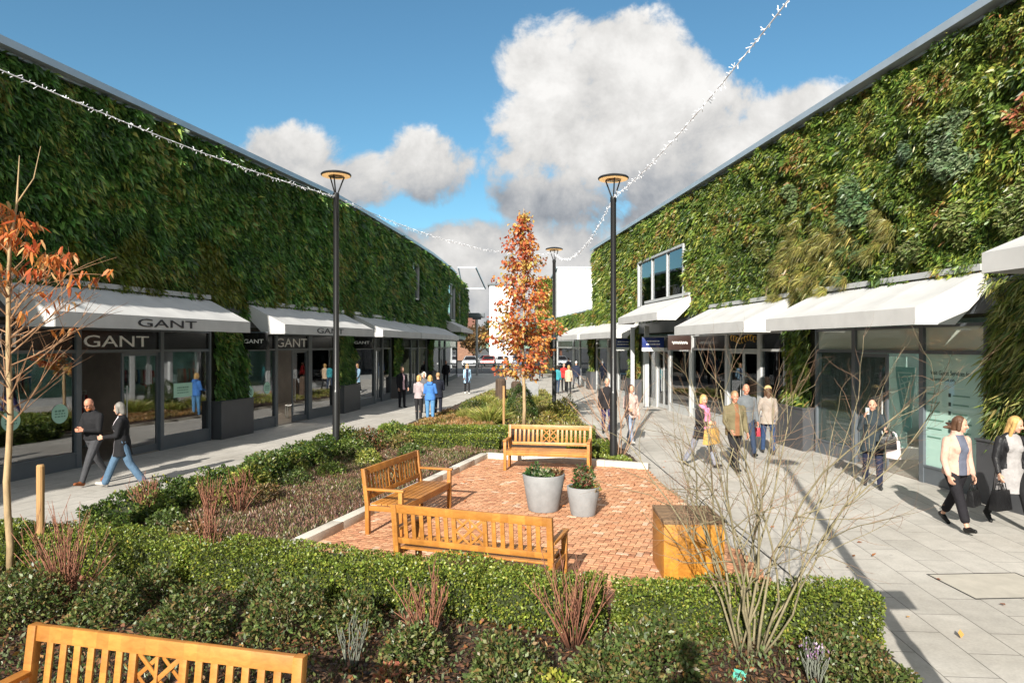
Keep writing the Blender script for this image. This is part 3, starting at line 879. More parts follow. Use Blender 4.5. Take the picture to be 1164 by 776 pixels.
A4, _ = awning(FL, FL.px(479, PJ), FL.px(521.5, PJ), 3.1, PJ, 'plain white awning at the far end of the low left row')
A5, _ = awning(FL, FL.px(524, PJ), FL.px(537.5, PJ), 3.72, PJ, 'high white awning at the far end of the left building')
A0, _ = awning(FL, FL.y(3.2), FL.px(62, PJ) - 1.2, 3.09, PJ, 'nearest left awning, only just outside the left edge of the picture') if False else (None, None)
B0, _ = awning(FR, FR.px(1117, PJ + .3), FR.y(4.5), 3.78, PJ + .3, 'high awning corner cut off by the right edge of the picture')
B1, _ = awning(FR, FR.px(1041, PJ), FR.px(871, PJ), 3.09, PJ, 'large pale awning over the mint guest services shop on the right')
B2, _ = awning(FR, FR.px(846, PJ), FR.px(767, PJ), 3.09, PJ, 'pale awning above the gold door ornament, second on the right')
B3, v3 = awning(FR, FR.px(747, PJ), FR.px(703, PJ), 3.70, PJ, 'high pale awning just under the large upper window')
B4, _ = awning(FR, FR.px(695, PJ), FR.px(659, PJ), 3.1, PJ, 'pale awning directly behind the right lamp post')
B5, _ = awning(FR, FR.px(656, PJ), FR.px(634, PJ), 3.1, PJ, 'farthest pale awning of the right row, beside the orange tree')

def lett(txt, fac, pxc, off, z, w, m, parent, xs=1.35, wpx=None, h=None):
    o = text_mesh(txt, w, m, None, fac.textM(fac.px(pxc, off), off, z), xs=xs, height=h)
    return par(o, parent)
lett('GANT', FL, 192, PJ + .016, 3.235, 1.95, LETB, A1, h=.18)
lett('GANT', FL, 376, PJ + .016, 3.235, 1.95, LETB, A2, h=.18)
lett('GANT', FL, 134, .012, 2.83, 2.0, LETW, sh1, h=.27)
lett('GANT', FL, -28, .012, 2.83, 2.0, LETW, sh1, h=.27)
lett('GANT', FL, 332, .012, 2.83, 2.05, LETW, sh2, h=.30)

# hanging box signs, square to the wall
def hang_sign(fac, px, z, w, h, m, label, txt=None, lm=LETW, band=None, tilt=0):
    t = fac.px(px); q, tg, n = fac.frame(t)
    root = empty('hanging_sign', fac.P(t, .1 + w / 2, z), label, 'sign', 'signs hanging out from the shopfronts')
    M = Matrix.Identity(4)
    x = n if fac.side == 'L' else -n
    for i in range(3): M[i][0] = x[i]; M[i][2] = (0, 0, 1)[i]
    yv = Vector((0, 0, 1)).cross(x)
    for i in range(3): M[i][1] = yv[i]
    MB().box(-w / 2, w / 2, -.05, .05, -h / 2, h / 2, M).build('board', m, root, bevel=.008)
    MB().box(-w / 2 - .012, w / 2 + .012, -.04, .04, h / 2 + .002, h / 2 + .03, M).build('bracket', FRAME, root)
    Mt = M @ Matrix.Translation((0, -.052, 0)) @ Matrix.Rotation(R(90), 4, 'X')
    if txt: text_mesh(txt, w * .72, lm, root, Mt, height=h * .24)
    if band: MB().box(-w / 2, w / 2, -.05, .05, -h / 2 - .16, -h / 2 - .004, M).build('white_strip', band, root)
    return root, Mt
hang_sign(FL, 271, 2.86, .92, .52, FASC, 'black hanging GANT sign nearer the camera, at the vine strip beside the first left shop', 'GANT')
hang_sign(FL, 397.5, 2.86, .92, .5, FASC, 'black hanging GANT sign farther along, just right of the left lamp post', 'GANT')
NAVY = mat('sign_navy', (.012, .03, .16), .4, var=.05)
BROWN = mat('sign_brown', (.035, .018, .014), .4, var=.1)
s1, m1 = hang_sign(FR, 757, 2.86, .95, .42, NAVY, 'navy hanging sign with white strip, between the two pale grey posts', None, LETW, LETW)
s2, m2 = hang_sign(FR, 721, 2.86, .95, .42, NAVY, 'navy hanging sign with white strip, next to the right lamp post', None, LETW, LETW)
for s_, m_ in ((s1, m1), (s2, m2)):
    mb = MB()
    for k, (w_, y_) in enumerate(((.55, .06), (.62, -.07))):
        x = -w_ / 2
        while x < w_ / 2:
            l = random.uniform(.03, .09); mb.box(x, min(w_ / 2, x + l), y_ - .025, y_ + .025, .001, .005, m_); x += l + .02
    mb.build('lettering', LETW, s_)
s3, m3_ = hang_sign(FR, 788, 2.84, .9, .55, BROWN, 'dark brown hanging sign with pale script, left of the second right awning')
mb = MB(); pts = [m3_ @ Vector((-.3 + .6 * k / 40, .05 * math.sin(k * 1.1) + .02 * math.sin(k * 2.7), .004)) for k in range(41)]
mb.tube(pts, .012, 4); mb.build('lettering', LETW, s3)
GOLD = mat('gold', (.62, .36, .06), .35, metal=.6, var=.15)
orn = empty('gold_ornament', FR.P(sR(846), .05, 2.95), 'gold scroll ornament fixed above the shop door on the right', 'ornament')
mb = MB()
M = FR.textM(sR(846), .05, 2.92)
for k in range(9):
    c = -.8 + .2 * k
    pts = [M @ Vector((c + .13 * math.cos(a) * (1 - a / 9), .12 * math.sin(a) * (1 - a / 12) + .05 * math.cos(k), .0)) for a in np.linspace(0, 5.2, 14)]
    mb.tube(pts, .018, 5)
par(mb.build('scroll', GOLD), orn)
# printed words on the guest services window
q = FR.px(1087)
for (txt, w, z, dx) in (('Visit Guest Services for', 1.05, 2.20, .14), ('information on,', .66, 2.07, .335)):
    Mx = FR.textM(FR.px(1087) , .012, z) @ Matrix.Translation((-dx, 0, 0))
    par(text_mesh(txt, w, mat('print_dark', (.03, .06, .05), .6, var=0), None, Mx, extr=.001, height=.085), rs1)
mb = MB()
Mx = FR.textM(FR.px(1087), .012, 0)
for k in range(7):
    for cx_ in (-.82, -.15):
        mb.box(cx_ - .03, cx_ + .03, 1.72 - k * .17, 1.72 - k * .17 + .07, .001, .004, Mx @ Matrix.Rotation(0, 4, 'X')) if False else None
        a = Mx @ Vector((cx_, 1.75 - k * .17, .003))
        mb.hexa([Mx @ Vector((cx_ + dx, 1.75 - k * .17 + dy, dz)) for dz in (.001, .004) for dx, dy in ((-.03, 0), (.03, 0), (.03, .07), (-.03, .07))])
par(mb.build('printed_icons', mat('print_dark', (.03, .06, .05), .6)), rs1)
for cx_ in (-.74, -.07):
    mb = MB()
    for k in range(6):
        w_ = random.uniform(.3, .5)
        mb.hexa([Mx @ Vector((cx_ + dx, 1.77 - k * .17 + dy, dz)) for dz in (.001, .004) for dx, dy in ((0, 0), (w_, 0), (w_, .022), (0, .022))])
    par(mb.build('printed_lines', MINTD), rs1)
# mint stickers on the left glass
def sticker(fac, px, z, label, parent_label=None, rect=False, w=.21):
    t = fac.px(px, .01)
    M = fac.textM(t, .012, z)
    root = empty('window_sticker', fac.P(t, .012, z), label, 'sticker', 'mint stickers on the shop windows')
    mb = MB()
    if rect: mb.hexa([M @ Vector((sx * w, sy * .19, dz)) for dz in (0, .003) for sx, sy in ((-1, -1), (1, -1), (1, 1), (-1, 1))])
    else:
        n = 28
        ring = [M @ Vector((w * math.cos(2 * PI * k / n), w * math.sin(2 * PI * k / n), .002)) for k in range(n)]
        mb.add(ring + [p + (M.to_3x3() @ Vector((0, 0, .002))) for p in ring], [tuple(range(n)), tuple(range(n, 2 * n))] + [(k, (k + 1) % n, n + (k + 1) % n, n + k) for k in range(n)])
    par(mb.build('disc' if not rect else 'card', MINT), root)
    mb = MB(); random.seed(int(px))
    for r_ in range(3):
        yy = (.06 - r_ * .06) if not rect else (.07 - r_ * .07)
        x = -w * .62
        while x < w * .6:
            l = random.uniform(.03, .07); h_ = .022 if r_ == 0 else .014
            mb.hexa([M @ Vector((xx, yy + dy, dz)) for dz in (.005, .008) for xx, dy in ((x, -h_ / 1), (min(w * .62, x + l), -h_), (min(w * .62, x + l), h_), (x, h_))]); x += l + .025
    par(mb.build('print', MINTD), root)
sticker(FL, 68, 1.25, 'round mint sticker on the left shop window, just left of the walking man')
sticker(FL, 12, 1.22, 'round mint sticker low on the window behind the sapling trunk')
sticker(FL, 208, 1.52, 'rectangular mint card in the window right of the first GANT door', rect=True, w=.37)
sticker(FL, 284, 1.25, 'left one of two round mint stickers on the window below the nearer hanging GANT sign', w=.2)
sticker(FL, 303.5, 1.33, 'right one of two round mint stickers on the window below the nearer hanging GANT sign', w=.2)

# projecting roof frame at the far end of the left building
rfm = empty('projecting_frame', FL.P(FL.len - 2, .3, 7), 'open metal frame jutting out high at the far end of the left building', 'metal frame')
mb = MB()
P0 = [FL.P(FL.len - 7.0, .1, 9.5), FL.P(FL.len - 7.0, 1.6, 9.5), FL.P(FL.len - 3.0, 2.2, 8.0), FL.P(FL.len - 3.0, .1, 8.0)]
for a, b in ((0, 1), (1, 2), (2, 3), (3, 0)): mb.bar(P0[a], P0[b], .10, .10)
fbuild(mb, 'frame', COPING, rfm)

# --- buildings further off
wb = empty('white_building', (7, 61, 0), 'plain white rendered block rising behind the far right shops', 'building')
par(MB().box(3.9, 16, 58.5, 75, 5.0, 9.35).build('wall', CONC), wb)
par(MB().box(3.8, 16.1, 58.4, 75.1, 9.351, 9.5).build('roof_edge', COPING), wb)
wb2 = empty('white_building', (0, 100, 0), 'distant white block half hidden behind the orange tree', 'building')
par(MB().box(-3.3, .1, 100, 112, .01, 11.6).build('wall', CONC), wb2)
par(MB().box(-3.6, .4, 99.7, 112.3, 11.602, 11.85).build('roof', FRAME), wb2)
gb = empty('green_wall_building', (4.4, 74, 0), 'far planted building end showing between the orange tree and the white block', 'building')
FG = Facade([(2.4, 66), (5.5, 65.9)], 'L')
par(MB().box(2.6, 8, 66.2, 78, .01, 9.2).build('wall', SOILW), gb)
FGa = Facade([(2.55, 66.1), (5.6, 66.05)], 'L')
wall_foliage(FGa, [(0, FGa.len, .3, 2.0)], 4.2, 9.2, 1300, (.1, .22), GRR, [3, 5, 5, 3, 1, .3], gb, lump=.2)
rb = empty('brick_building', (-16, 130, 0), 'distant low brown-roofed house at the end of the street', 'house')
par(MB().box(-14, -7.4, 128, 136, .01, 6.0).build('wall', mat('brick_far', (.22, .12, .08), .9, var=.3, scale=3)), rb)
mb = MB(); mb.add([(-14.4, 127.5, 6), (-7.0, 127.5, 6), (-7.0, 136.5, 6), (-14.4, 136.5, 6), (-14.4, 132, 9), (-7.0, 132, 9)], [(0, 1, 5, 4), (2, 3, 4, 5), (0, 4, 3), (1, 2, 5), (3, 2, 1, 0)])
par(mb.build('roof', mat('tile_far', (.16, .07, .05), .9, var=.3, scale=6)), rb)
# ------------------------------------------------------------------ patio, kerbs, beds
PAT = [(-3.35, 7.4), (-.63, 16.4), (2.95, 14.93), (2.97, 6.75), (.6, 6.9), (-1.5, 7.6)]
def inside(p, poly):
    c = False; n = len(poly); x, y = p
    for i in range(n):
        x1, y1 = poly[i]; x2, y2 = poly[(i + 1) % n]
        if (y1 > y) != (y2 > y) and x < (x2 - x1) * (y - y1) / (y2 - y1) + x1: c = not c
    return c
sheet('patio_bed', PAT, .012, mat('sand_joint', (.30, .19, .11), .95, var=.2, scale=20))
BRICKM = attr_mat('clay_brick', .78, .25, 80)
mb = MB(); th = R(-20); ca, sa = math.cos(th), math.sin(th)
bw, bh = .086, .172
cols = [(.47, .235, .125), (.50, .26, .14), (.44, .205, .105), (.53, .29, .165), (.48, .24, .125), (.40, .18, .095), (.58, .40, .28)]
def brick(cx, cy, rot):
    X = cx * ca - cy * sa + .2; Y = cx * sa + cy * ca + 11
    if not inside((X, Y), PAT): return
    mb.col = cols[random.choices(range(7), [5, 5, 4, 3, 4, 2, .9])[0]]
    k = random.uniform(.88, 1.12); mb.col = tuple(c * k for c in mb.col)
    a = th + rot; g_ = .004
    M = Matrix.Translation((X, Y, random.uniform(-.0012, .0012))) @ Matrix.Rotation(a + random.uniform(-.01, .01), 4, 'Z') @ Matrix.Rotation(random.uniform(-.012, .012), 4, 'X') @ Matrix.Rotation(random.uniform(-.01, .01), 4, 'Y')
    w, l, b = bh / 2 - g_, bw / 2 - g_, .006
    P = [(-w, -l, .0), (w, -l, .0), (w, l, .0), (-w, l, .0), (-w, -l, .026), (w, -l, .026), (w, l, .026), (-w, l, .026),
         (-w + b, -l + b, .031), (w - b, -l + b, .031), (w - b, l - b, .031), (-w + b, l - b, .031)]
    mb.add(P, [(0, 1, 5, 4), (1, 2, 6, 5), (2, 3, 7, 6), (3, 0, 4, 7), (4, 5, 9, 8), (5, 6, 10, 9), (6, 7, 11, 10), (7, 4, 8, 11), (8, 9, 10, 11)], M)
for a_ in range(-76, 76):
    for b_ in range(-38, 38):
        x = a_ + 2 * b_; y = a_ - 2 * b_
        if abs(x) > 76 or abs(y) > 76: continue
        brick((x + 1) * bw, (y + .5) * bw, 0)
        brick((x + 1.5) * bw, (y - 1) * bw, PI / 2)
tag(mb.build('brick_paving', BRICKM), kind='structure')
def kerb(a, b, name='kerb'):
    a = Vector((*a, 0)); b = Vector((*b, 0)); d = (b - a); n = max(1, round(d.length / .9)); mb = MB()
    u = d.normalized(); s = Vector((-u.y, u.x, 0))
    for k in range(n):
        p = a + d * (k / n) + u * .004; q = a + d * ((k + 1) / n) - u * .004
        z = .155 + random.uniform(-.003, .003)
        pts = [p - s * .09, q - s * .09, q + s * .09, p + s * .09]
        mb.hexa([(v_.x, v_.y, .0) for v_ in pts] + [(v_.x, v_.y, z) for v_ in pts])
    return tag(mb.build(name, STONE, bevel=.008), kind='structure')
kerb((-3.10, 8.22), (-.66, 16.38)); kerb((-.60, 16.44), (3.0, 14.97))
MULCH = bpy.data.materials.new('mulch'); MULCH.use_nodes = True
g = NG(MULCH.node_tree); b = g.n['Principled BSDF']; tc = g.node('ShaderNodeTexCoord')
vo = g.node('ShaderNodeTexVoronoi'); vo.inputs['Scale'].default_value = 34; g.link(tc.outputs['Object'], vo.inputs['Vector'])
nn_ = g.noise(tc.outputs['Object'], 5, 5)
g.link(g.mix(.5, g.ramp(vo.outputs['Color'], [(.1, (.018, .010, .006)), (.5, (.05, .026, .014)), (.9, (.13, .065, .032))]), g.ramp(nn_, [(.3, (.02, .012, .008)), (.7, (.07, .04, .022))])), b.inputs['Base Color'])
b.inputs['Roughness'].default_value = .95
bn = g.node('ShaderNodeBump'); bn.inputs['Strength'].default_value = .9; bn.inputs['Distance'].default_value = .03
g.link(vo.outputs[0], bn.inputs['Height']); g.link(bn.outputs[0], b.inputs['Normal'])

BEDF = [(-7.35, 4.75), (3.12, 4.75), (3.14, 6.55), (.6, 6.85), (-1.6, 7.55), (-3.3, 7.5), (-3.15, 8.2), (-.72, 16.3), (-.6, 16.45), (2.98, 15.05), (2.62, 20), (2.35, 26), (1.9, 41), (-1.3, 41), (-2.55, 30), (-3.9, 20.7), (-4.55, 17.3), (-6.1, 10.2)]
def soil(name, poly, z, step=.16):
    xs = [p[0] for p in poly]; ys = [p[1] for p in poly]
    V, Fc, ix = [], [], {}
    nx = int((max(xs) - min(xs)) / step) + 1; ny = int((max(ys) - min(ys)) / step) + 1
    for i in range(nx + 1):
        for j in range(ny + 1):
            x, y = min(xs) + i * step, min(ys) + j * step
            ix[i, j] = len(V); V.append((x, y, z + .05 * mnoise.noise((x * 1.3, y * 1.3, 0)) + .03 * mnoise.noise((x * 5, y * 5, 3))))
    for i in range(nx):
        for j in range(ny):
            if inside((min(xs) + (i + .5) * step, min(ys) + (j + .5) * step), poly): Fc.append((ix[i, j], ix[i + 1, j], ix[i + 1, j + 1], ix[i, j + 1]))
    used = sorted({k for f_ in Fc for k in f_}); rm = {k: n for n, k in enumerate(used)}
    me = bpy.data.meshes.new(name); me.from_pydata([V[k] for k in used], [], [[rm[k] for k in f_] for f_ in Fc]); me.materials.append(MULCH)
    me.polygons.foreach_set('use_smooth', [True] * len(me.polygons)); me.update()
    o = bpy.data.objects.new(name, me); COL.objects.link(o); return tag(o, kind='structure')
soil('planting_soil', BEDF, .085)
# thin steel edging round the bed
mb = MB()
for a, b_ in zip(BEDF, BEDF[1:] + BEDF[:1]):
    if (a, b_) in ((BEDF[i], BEDF[i + 1]) for i in range(2, 9)): continue
    mb.bar((a[0], a[1], .05), (b_[0], b_[1], .05), .012, .10)
tag(mb.build('bed_edging', STONE), kind='structure')

def in_poly_pts(poly, n):
    xs = [p[0] for p in poly]; ys = [p[1] for p in poly]; out = []
    while len(out) < n:
        x, y = random.uniform(min(xs), max(xs)), random.uniform(min(ys), max(ys))
        if inside((x, y), poly): out.append((x, y))
    return np.array(out)
# bark chips in the front bed
pts = in_poly_pts([(-7, 4.8), (3.1, 4.8), (3.1, 6.4), (-1.6, 7.3), (-7, 8.6)], 16000)
n = len(pts); P = np.column_stack([pts, RNG.uniform(.09, .15, n)]); D = rdir(n); D[:, 2] *= .25
N_ = np.tile([[0, 0, 1.0]], (n, 1)) + rdir(n) * .5
tag(leaves('bark_chips', P, D, RNG.uniform(.03, .085, n), RNG.uniform(.018, .04, n), pal(n, [(.07, .033, .018), (.14, .066, .034), (.23, .115, .06), (.03, .016, .01), (.32, .17, .09)], [4, 4, 3, 3, 1.2]), N=N_, droop=0, fold=.1), kind='stuff')

# ------------------------------------------------------------------ hedges
BOX_ = [(.10, .145, .022), (.165, .215, .030), (.23, .275, .042), (.31, .33, .055), (.055, .085, .014), (.40, .36, .08)]
def hedge(name, a, b, depth, h, label, cat='hedge', cols=BOX_, dens=5200, L=(.022, .042), group='clipped box hedges in the planting bed', lump=.05, w=[4, 5, 4, 1.3, 3, .3], side=1, rough_top=.05):
    """a-b: back edge on the ground; the hedge lies on its near side."""
    a = Vector((*a, 0)); b = Vector((*b, 0)); u = (b - a); Ln = u.length; u.normalize(); s = Vector((u.y, -u.x, 0)) * side
    root = empty(name, (a + b) / 2 + s * depth / 2, label, cat, group)
    o0 = root.location
    mb = MB(); q = lambda x, d, z: (a + u * x + s * d - o0 + Vector((0, 0, z)))
    i = .075
    P_ = [q(i, i, .02), q(Ln - i, i, .02), q(Ln - i, depth - i, .02), q(i, depth - i, .02), q(i, i, h - i), q(Ln - i, i, h - i), q(Ln - i, depth - i, h - i), q(i, depth - i, h - i)]
    if side > 0: P_ = [P_[k] for k in (3, 2, 1, 0, 7, 6, 5, 4)]
    mb.hexa(P_)
    mb.build('twig_core', mat('hedge_core', (.035, .045, .014), .95, var=.5, scale=25, bump=.8, bscale=50), root)
    areas = [('t', Ln * depth), ('f', Ln * h), ('k', Ln * h * .5), ('e', depth * h * 2)]
    Ps, Ds = [], []
    for k, ar in areas:
        n = int(ar * dens)
        x = RNG.uniform(0, Ln, n); d = RNG.uniform(0, depth, n); z = RNG.uniform(.03, h, n)
        nx = np.zeros((n, 3))
        if k == 't': z = np.full(n, h); nx[:] = (0, 0, 1)
        elif k == 'f': d = np.full(n, depth); nx[:] = (s.x, s.y, 0)
        elif k == 'k': d = np.zeros(n); nx[:] = (-s.x, -s.y, 0)
        else:
            e = RNG.random(n) < .5; x = np.where(e, 0.0, Ln); nx = np.where(e[:, None], -np.array(u)[None], np.array(u)[None])
        A = np.array(a)[None] + np.array(u)[None] * x[:, None] + np.array(s)[None] * d[:, None]; A[:, 2] = z
        nz = (vnoise(A * 5.5, 5) - .5) * 2 * lump + (vnoise(A * 14, 6) - .5) * lump - RNG.uniform(0, 1, n) ** 2 * .08 - .015
        A += nx * nz[:, None]
        A[:, 2] += rough_top * (vnoise(A * np.array([2.0, 2.0, 0]), 8) - .5) * (z / h) ** 2
        Ps.append(A); Ds.append(nx * .7 + rdir(n) * .85 + np.array([[0, 0, .25]]))
    P = np.concatenate(Ps); D = np.concatenate(Ds); n = len(P)
    ci = vnoise(P * 2.2, 12); idx = RNG.choice(len(cols), n, p=np.array(w) / sum(w))
    C = pal(n, cols, idx=idx, jit=.2) * (.82 + .36 * ci)[:, None]
    leaves('foliage', P - np.array(o0), D, RNG.uniform(*L, n), RNG.uniform(L[0] * .55, L[1] * .6, n), C, root, droop=.1)
    return root
hedge('hedge', (-6.85, 8.8), (-3.5, 8.02), .58, .53, 'left end of the front box hedge, running from the edge of the left pavement')
hedge('hedge', (-3.48, 8.01), (-.17, 7.03), .58, .53, 'long front box hedge block directly in front of the bench seen from behind')
hedge('hedge', (-.13, 7.01), (.92, 6.6), .56, .53, 'short front box hedge block between the near bench end and the timber cube')
hedge('hedge', (.96, 6.57), (3.28, 6.5), .54, .52, 'front box hedge block behind the tall bare multi-stem shrub, ending at the right pavement', lump=.04)
hedge('hedge', (-2.62, 17.75), (-.28, 17.55), .55, .46, 'inner low hedge left of the far bench, the nearer of two parallel rows', dens=2600, L=(.03, .055))
hedge('hedge', (-3.7, 19.7), (-.05, 19.5), .7, .46, 'outer low hedge left of the far bench, the farther of two parallel rows', dens=2400, L=(.03, .06))
hedge('hedge', (1.55, 17.0), (2.50, 16.55), .55, .46, 'low hedge piece right of the far bench, beside the right lamp post', dens=2600, L=(.03, .055))
hedge('hedge', (.75, 19.6), (2.35, 19.4), .7, .44, 'low hedge block behind the far bench to its right', dens=2200, L=(.03, .06))
hedge('hedge', (-6.35, 9.95), (-5.25, 14.8), .95, .36, 'low evergreen edging strip along the left pavement, nearer half', cols=[(.035, .07, .014), (.055, .10, .018), (.08, .13, .02), (.14, .18, .03), (.24, .25, .04)], w=[4, 5, 4, 2, .7], dens=2400, L=(.035, .07), group='evergreen edging along the left pavement', lump=.12, rough_top=.2)
hedge('hedge', (-5.2, 14.9), (-4.5, 18.2), .9, .42, 'low evergreen edging strip along the left pavement, farther half at the lamp post', cols=[(.035, .07, .014), (.055, .10, .018), (.08, .13, .02), (.14, .18, .03), (.24, .25, .04)], w=[4, 5, 4, 2, .7], dens=2000, L=(.04, .08), group='evergreen edging along the left pavement', lump=.12, rough_top=.2)

# ------------------------------------------------------------------ shrubs and plants
def shrub(x, y, rx, ry, h, label, cols, n=2600, L=(.03, .06), name='shrub', cat='shrub', wr=.5, group=None, open_=.35, stems=True, zs=0.0, w=None, drp=.12):
    root = empty(name, (x, y, .06), label, cat, group)
    if stems:
        mb = MB()
        for k in range(9):
            a = random.uniform(0, 2 * PI); r = random.uniform(.3, .8)
            e = Vector((rx * r * math.cos(a), ry * r * math.sin(a), h * random.uniform(.45, .9)))
            mb.tube([(0.03 * math.cos(a), .03 * math.sin(a), 0), e * .5 + Vector((0, 0, h * .08)), e], [.012, .008, .004], 5)
        mb.build('stems', BARKG, root)
    d = rdir(n); d[:, 2] = np.abs(d[:, 2]) * 1.0 - .12
    d = nrm(d)
    lob = .72 + .5 * vnoise(d * 2.3 + (x * 3 + y), 17) + .18 * (vnoise(d * 6 + x, 18) - .5)
    rr = (1 - open_ * RNG.random(n) ** 1.6) * lob
    P = d * rr[:, None] * np.array([[rx, ry, h]])
    P[:, 2] = np.maximum(P[:, 2], .01) + zs
    D = d * .6 + rdir(n) * .8 + np.array([[0, 0, .3]])
    C = pal(n, cols, w=w) * (.8 + .4 * vnoise(P * 7, 14))[:, None]
    Ls = RNG.uniform(*L, n)
    leaves('foliage', P, D, Ls, Ls * wr * RNG.uniform(.7, 1.2, n), C, root, droop=drp)
    return root
DG = [(.05, .08, .022), (.075, .115, .028), (.11, .15, .038), (.17, .19, .06), (.19, .13, .05)]
def sh(px, py, r, h, label, cols=DG, n=2400, **k):
    x, y = ground(px, py); return shrub(x, y, r, r, h, label, cols, n, **k)
sh(25, 715, .42, .55, 'dark green shrub at the left edge, behind the foreground bench top rail', n=3800)
sh(122, 715, .36, .42, 'low dark shrub left of the sprawling red twigs, above the foreground bench', n=3000)
sh(215, 735, .38, .45, 'rounded dark green shrub behind the middle of the foreground bench', n=3600)
sh(328, 728, .40, .5, 'rounded olive shrub just beyond the right end of the foreground bench', n=3800)
sh(400, 728, .26, .38, 'small olive shrub between the foreground bench and the upright red twigs', n=2200)
sh(575, 800, .34, .44, 'dark bushy shrub at the bottom centre of the bed', n=3400)
sh(742, 790, .42, .52, 'broad dark green shrub left of the multi-stem shrub base', n=4200)
sh(690, 800, .28, .42, 'smaller dark shrub touching the broad one at the bottom of the bed', n=2600)
sh(955, 775, .36, .36, 'low bushy shrub at the right end of the bed under the hedge corner', n=3200)
sh(468, 765, .27, .34, 'low dark shrub between the grey lavender and the upright red twigs', n=2000)
sh(300, 690, .26, .32, 'small dark shrub against the front hedge above the foreground bench', n=2000)
sh(172, 690, .27, .36, 'dark shrub against the hedge between the red twigs and the rounded shrub', n=2000)
sh(800, 735, .26, .34, 'small shrub just left of the multi-stem shrub, before the hedge', n=2000)
sh(1005, 800, .25, .28, 'little spreading shrub spilling on to the right pavement', n=1800)
YG = [(.32, .32, .05), (.24, .28, .04), (.16, .21, .03), (.40, .37, .08)]
sh(627, 812, .22, .22, 'bright yellow green low plant at the bottom edge of the bed', YG, 900, L=(.04, .07))
sh(445, 790, .16, .2, 'small coral leaved plant at the bottom edge, left of centre', [(.45, .22, .12), (.35, .12, .07), (.25, .2, .07)], 500, L=(.03, .06))
sh(118, 795, .18, .2, 'tiny pink tinged plant under the foreground bench rail', [(.35, .13, .07), (.2, .16, .05)], 300, L=(.03, .06)) if False else None
# mixed shrubs along the left bed
LG = [(.10, .16, .025), (.15, .21, .035), (.20, .25, .05), (.26, .29, .06), (.06, .11, .02)]
def shw(x, y, r, h, label, cols=LG, n=1500, **k): return shrub(x, y, r, r, h, label, cols, n, **k)
shw(-4.25, 17.2, .5, .62, 'glossy green shrub just right of the left lamp post foot', n=1700, L=(.05, .1))
shw(-3.55, 16.9, .48, .6, 'reddish brown shrub between the lamp post and the left bench', [(.16, .07, .03), (.10, .10, .03), (.22, .10, .05), (.08, .11, .025)], 1500, L=(.05, .09))
shw(-3.2, 18.3, .5, .66, 'bright green lobed shrub at the left end of the two low hedges', n=1500, L=(.06, .1))
shw(-2.75, 17.3, .4, .5, 'bronze green shrub tucked against the nearer low hedge', [(.2, .15, .05), (.12, .14, .03), (.26, .17, .07)], 1100, L=(.05, .09))
shw(-4.75, 12.4, .42, .44, 'yellow green variegated shrub in the middle of the left bed', [(.28, .30, .05), (.18, .24, .035), (.36, .36, .08), (.10, .16, .03)], 1800, L=(.05, .1))
shw(-4.95, 13.6, .42, .55, 'taller dark leafy shrub behind the variegated one in the left bed', [(.05, .09, .02), (.09, .14, .03), (.2, .22, .06)], 1700, L=(.05, .1))
shw(-4.35, 15.0, .40, .46, 'dense dark shrub midway along the left bed', [(.05, .09, .02), (.08, .12, .025), (.13, .16, .03)], 1500, L=(.05, .09))
shw(-5.5, 11.4, .32, .4, 'small dark shrub behind the tall red twigs at the left pavement', [(.05, .09, .02), (.08, .12, .025)], 1000, L=(.05, .09))
random.seed(44)
_k = 0
KINDS = [('low spreading mid green shrub', [(.09, .14, .025), (.14, .20, .035), (.20, .25, .05)]), ('yellow tipped evergreen shrub', [(.24, .27, .05), (.15, .20, .03), (.34, .34, .08)]), ('dark glossy evergreen shrub', [(.05, .09, .02), (.085, .13, .028), (.14, .18, .05)]), ('bronze tinted small shrub', [(.20, .12, .05), (.13, .12, .04), (.26, .17, .07)])]
WHERE = ['beside the second twig shrub', 'behind the third twig shrub', 'in the lower left bed', 'between the variegated shrub and the kerb', 'by the pavement edge, halfway to the lamp', 'just before the left bench back', 'behind the left bench end', 'near the left lamp post foot', 'at the nearest corner of the left bed', 'between the twig shrubs and the front hedge', 'left of the kerb corner', 'deep in the left bed near the lamp', 'in the middle of the heather']
for (x, y, r, h, kd) in ((-5.35, 10.3, .36, .42, 0), (-4.95, 11.2, .38, .4, 1), (-4.85, 9.6, .34, .34, 2), (-4.25, 11.7, .3, .3, 3), (-4.6, 14.2, .42, .45, 1), (-3.7, 13.9, .3, .3, 0), (-3.2, 15.2, .32, .34, 1), (-3.85, 15.9, .42, .48, 0), (-5.6, 9.3, .4, .36, 0), (-4.3, 9.2, .3, .28, 3), (-2.4, 16.2, .32, .34, 2), (-3.6, 16.1, .36, .45, 2), (-4.1, 12.9, .32, .36, 2)):
    shw(x, y, r, h, KINDS[kd][0] + ' ' + WHERE[_k], KINDS[kd][1], 1300, L=(.035, .075)); _k += 1
# far bed
x, y = .35, 25.3
shrub(x, y, .62, .62, 1.22, 'clipped round box ball behind the orange tree trunk', [(.04, .08, .018), (.058, .105, .022), (.08, .13, .026)], 9000, L=(.035, .06), name='box_ball', open_=.10)
shw(-1.5, 27.0, .55, .62, 'small dark green bush at the left of the far bed', [(.06, .09, .02), (.09, .13, .025)], 1400, L=(.05, .09))
shw(1.75, 24.2, .55, .8, 'yellowing bushy plant right of the clipped ball', [(.30, .26, .05), (.22, .22, .04), (.15, .17, .03)], 1700, L=(.06, .1))
shw(2.15, 26.8, .45, .7, 'dark bush by the foot of the third lamp post', [(.09, .10, .03), (.15, .13, .04), (.06, .08, .02)], 1300, L=(.05, .09))
shw(1.25, 22.9, .4, .5, 'amber low shrub between the clipped ball and the right hedge', [(.34, .24, .06), (.2, .2, .04)], 1000, L=(.05, .1))

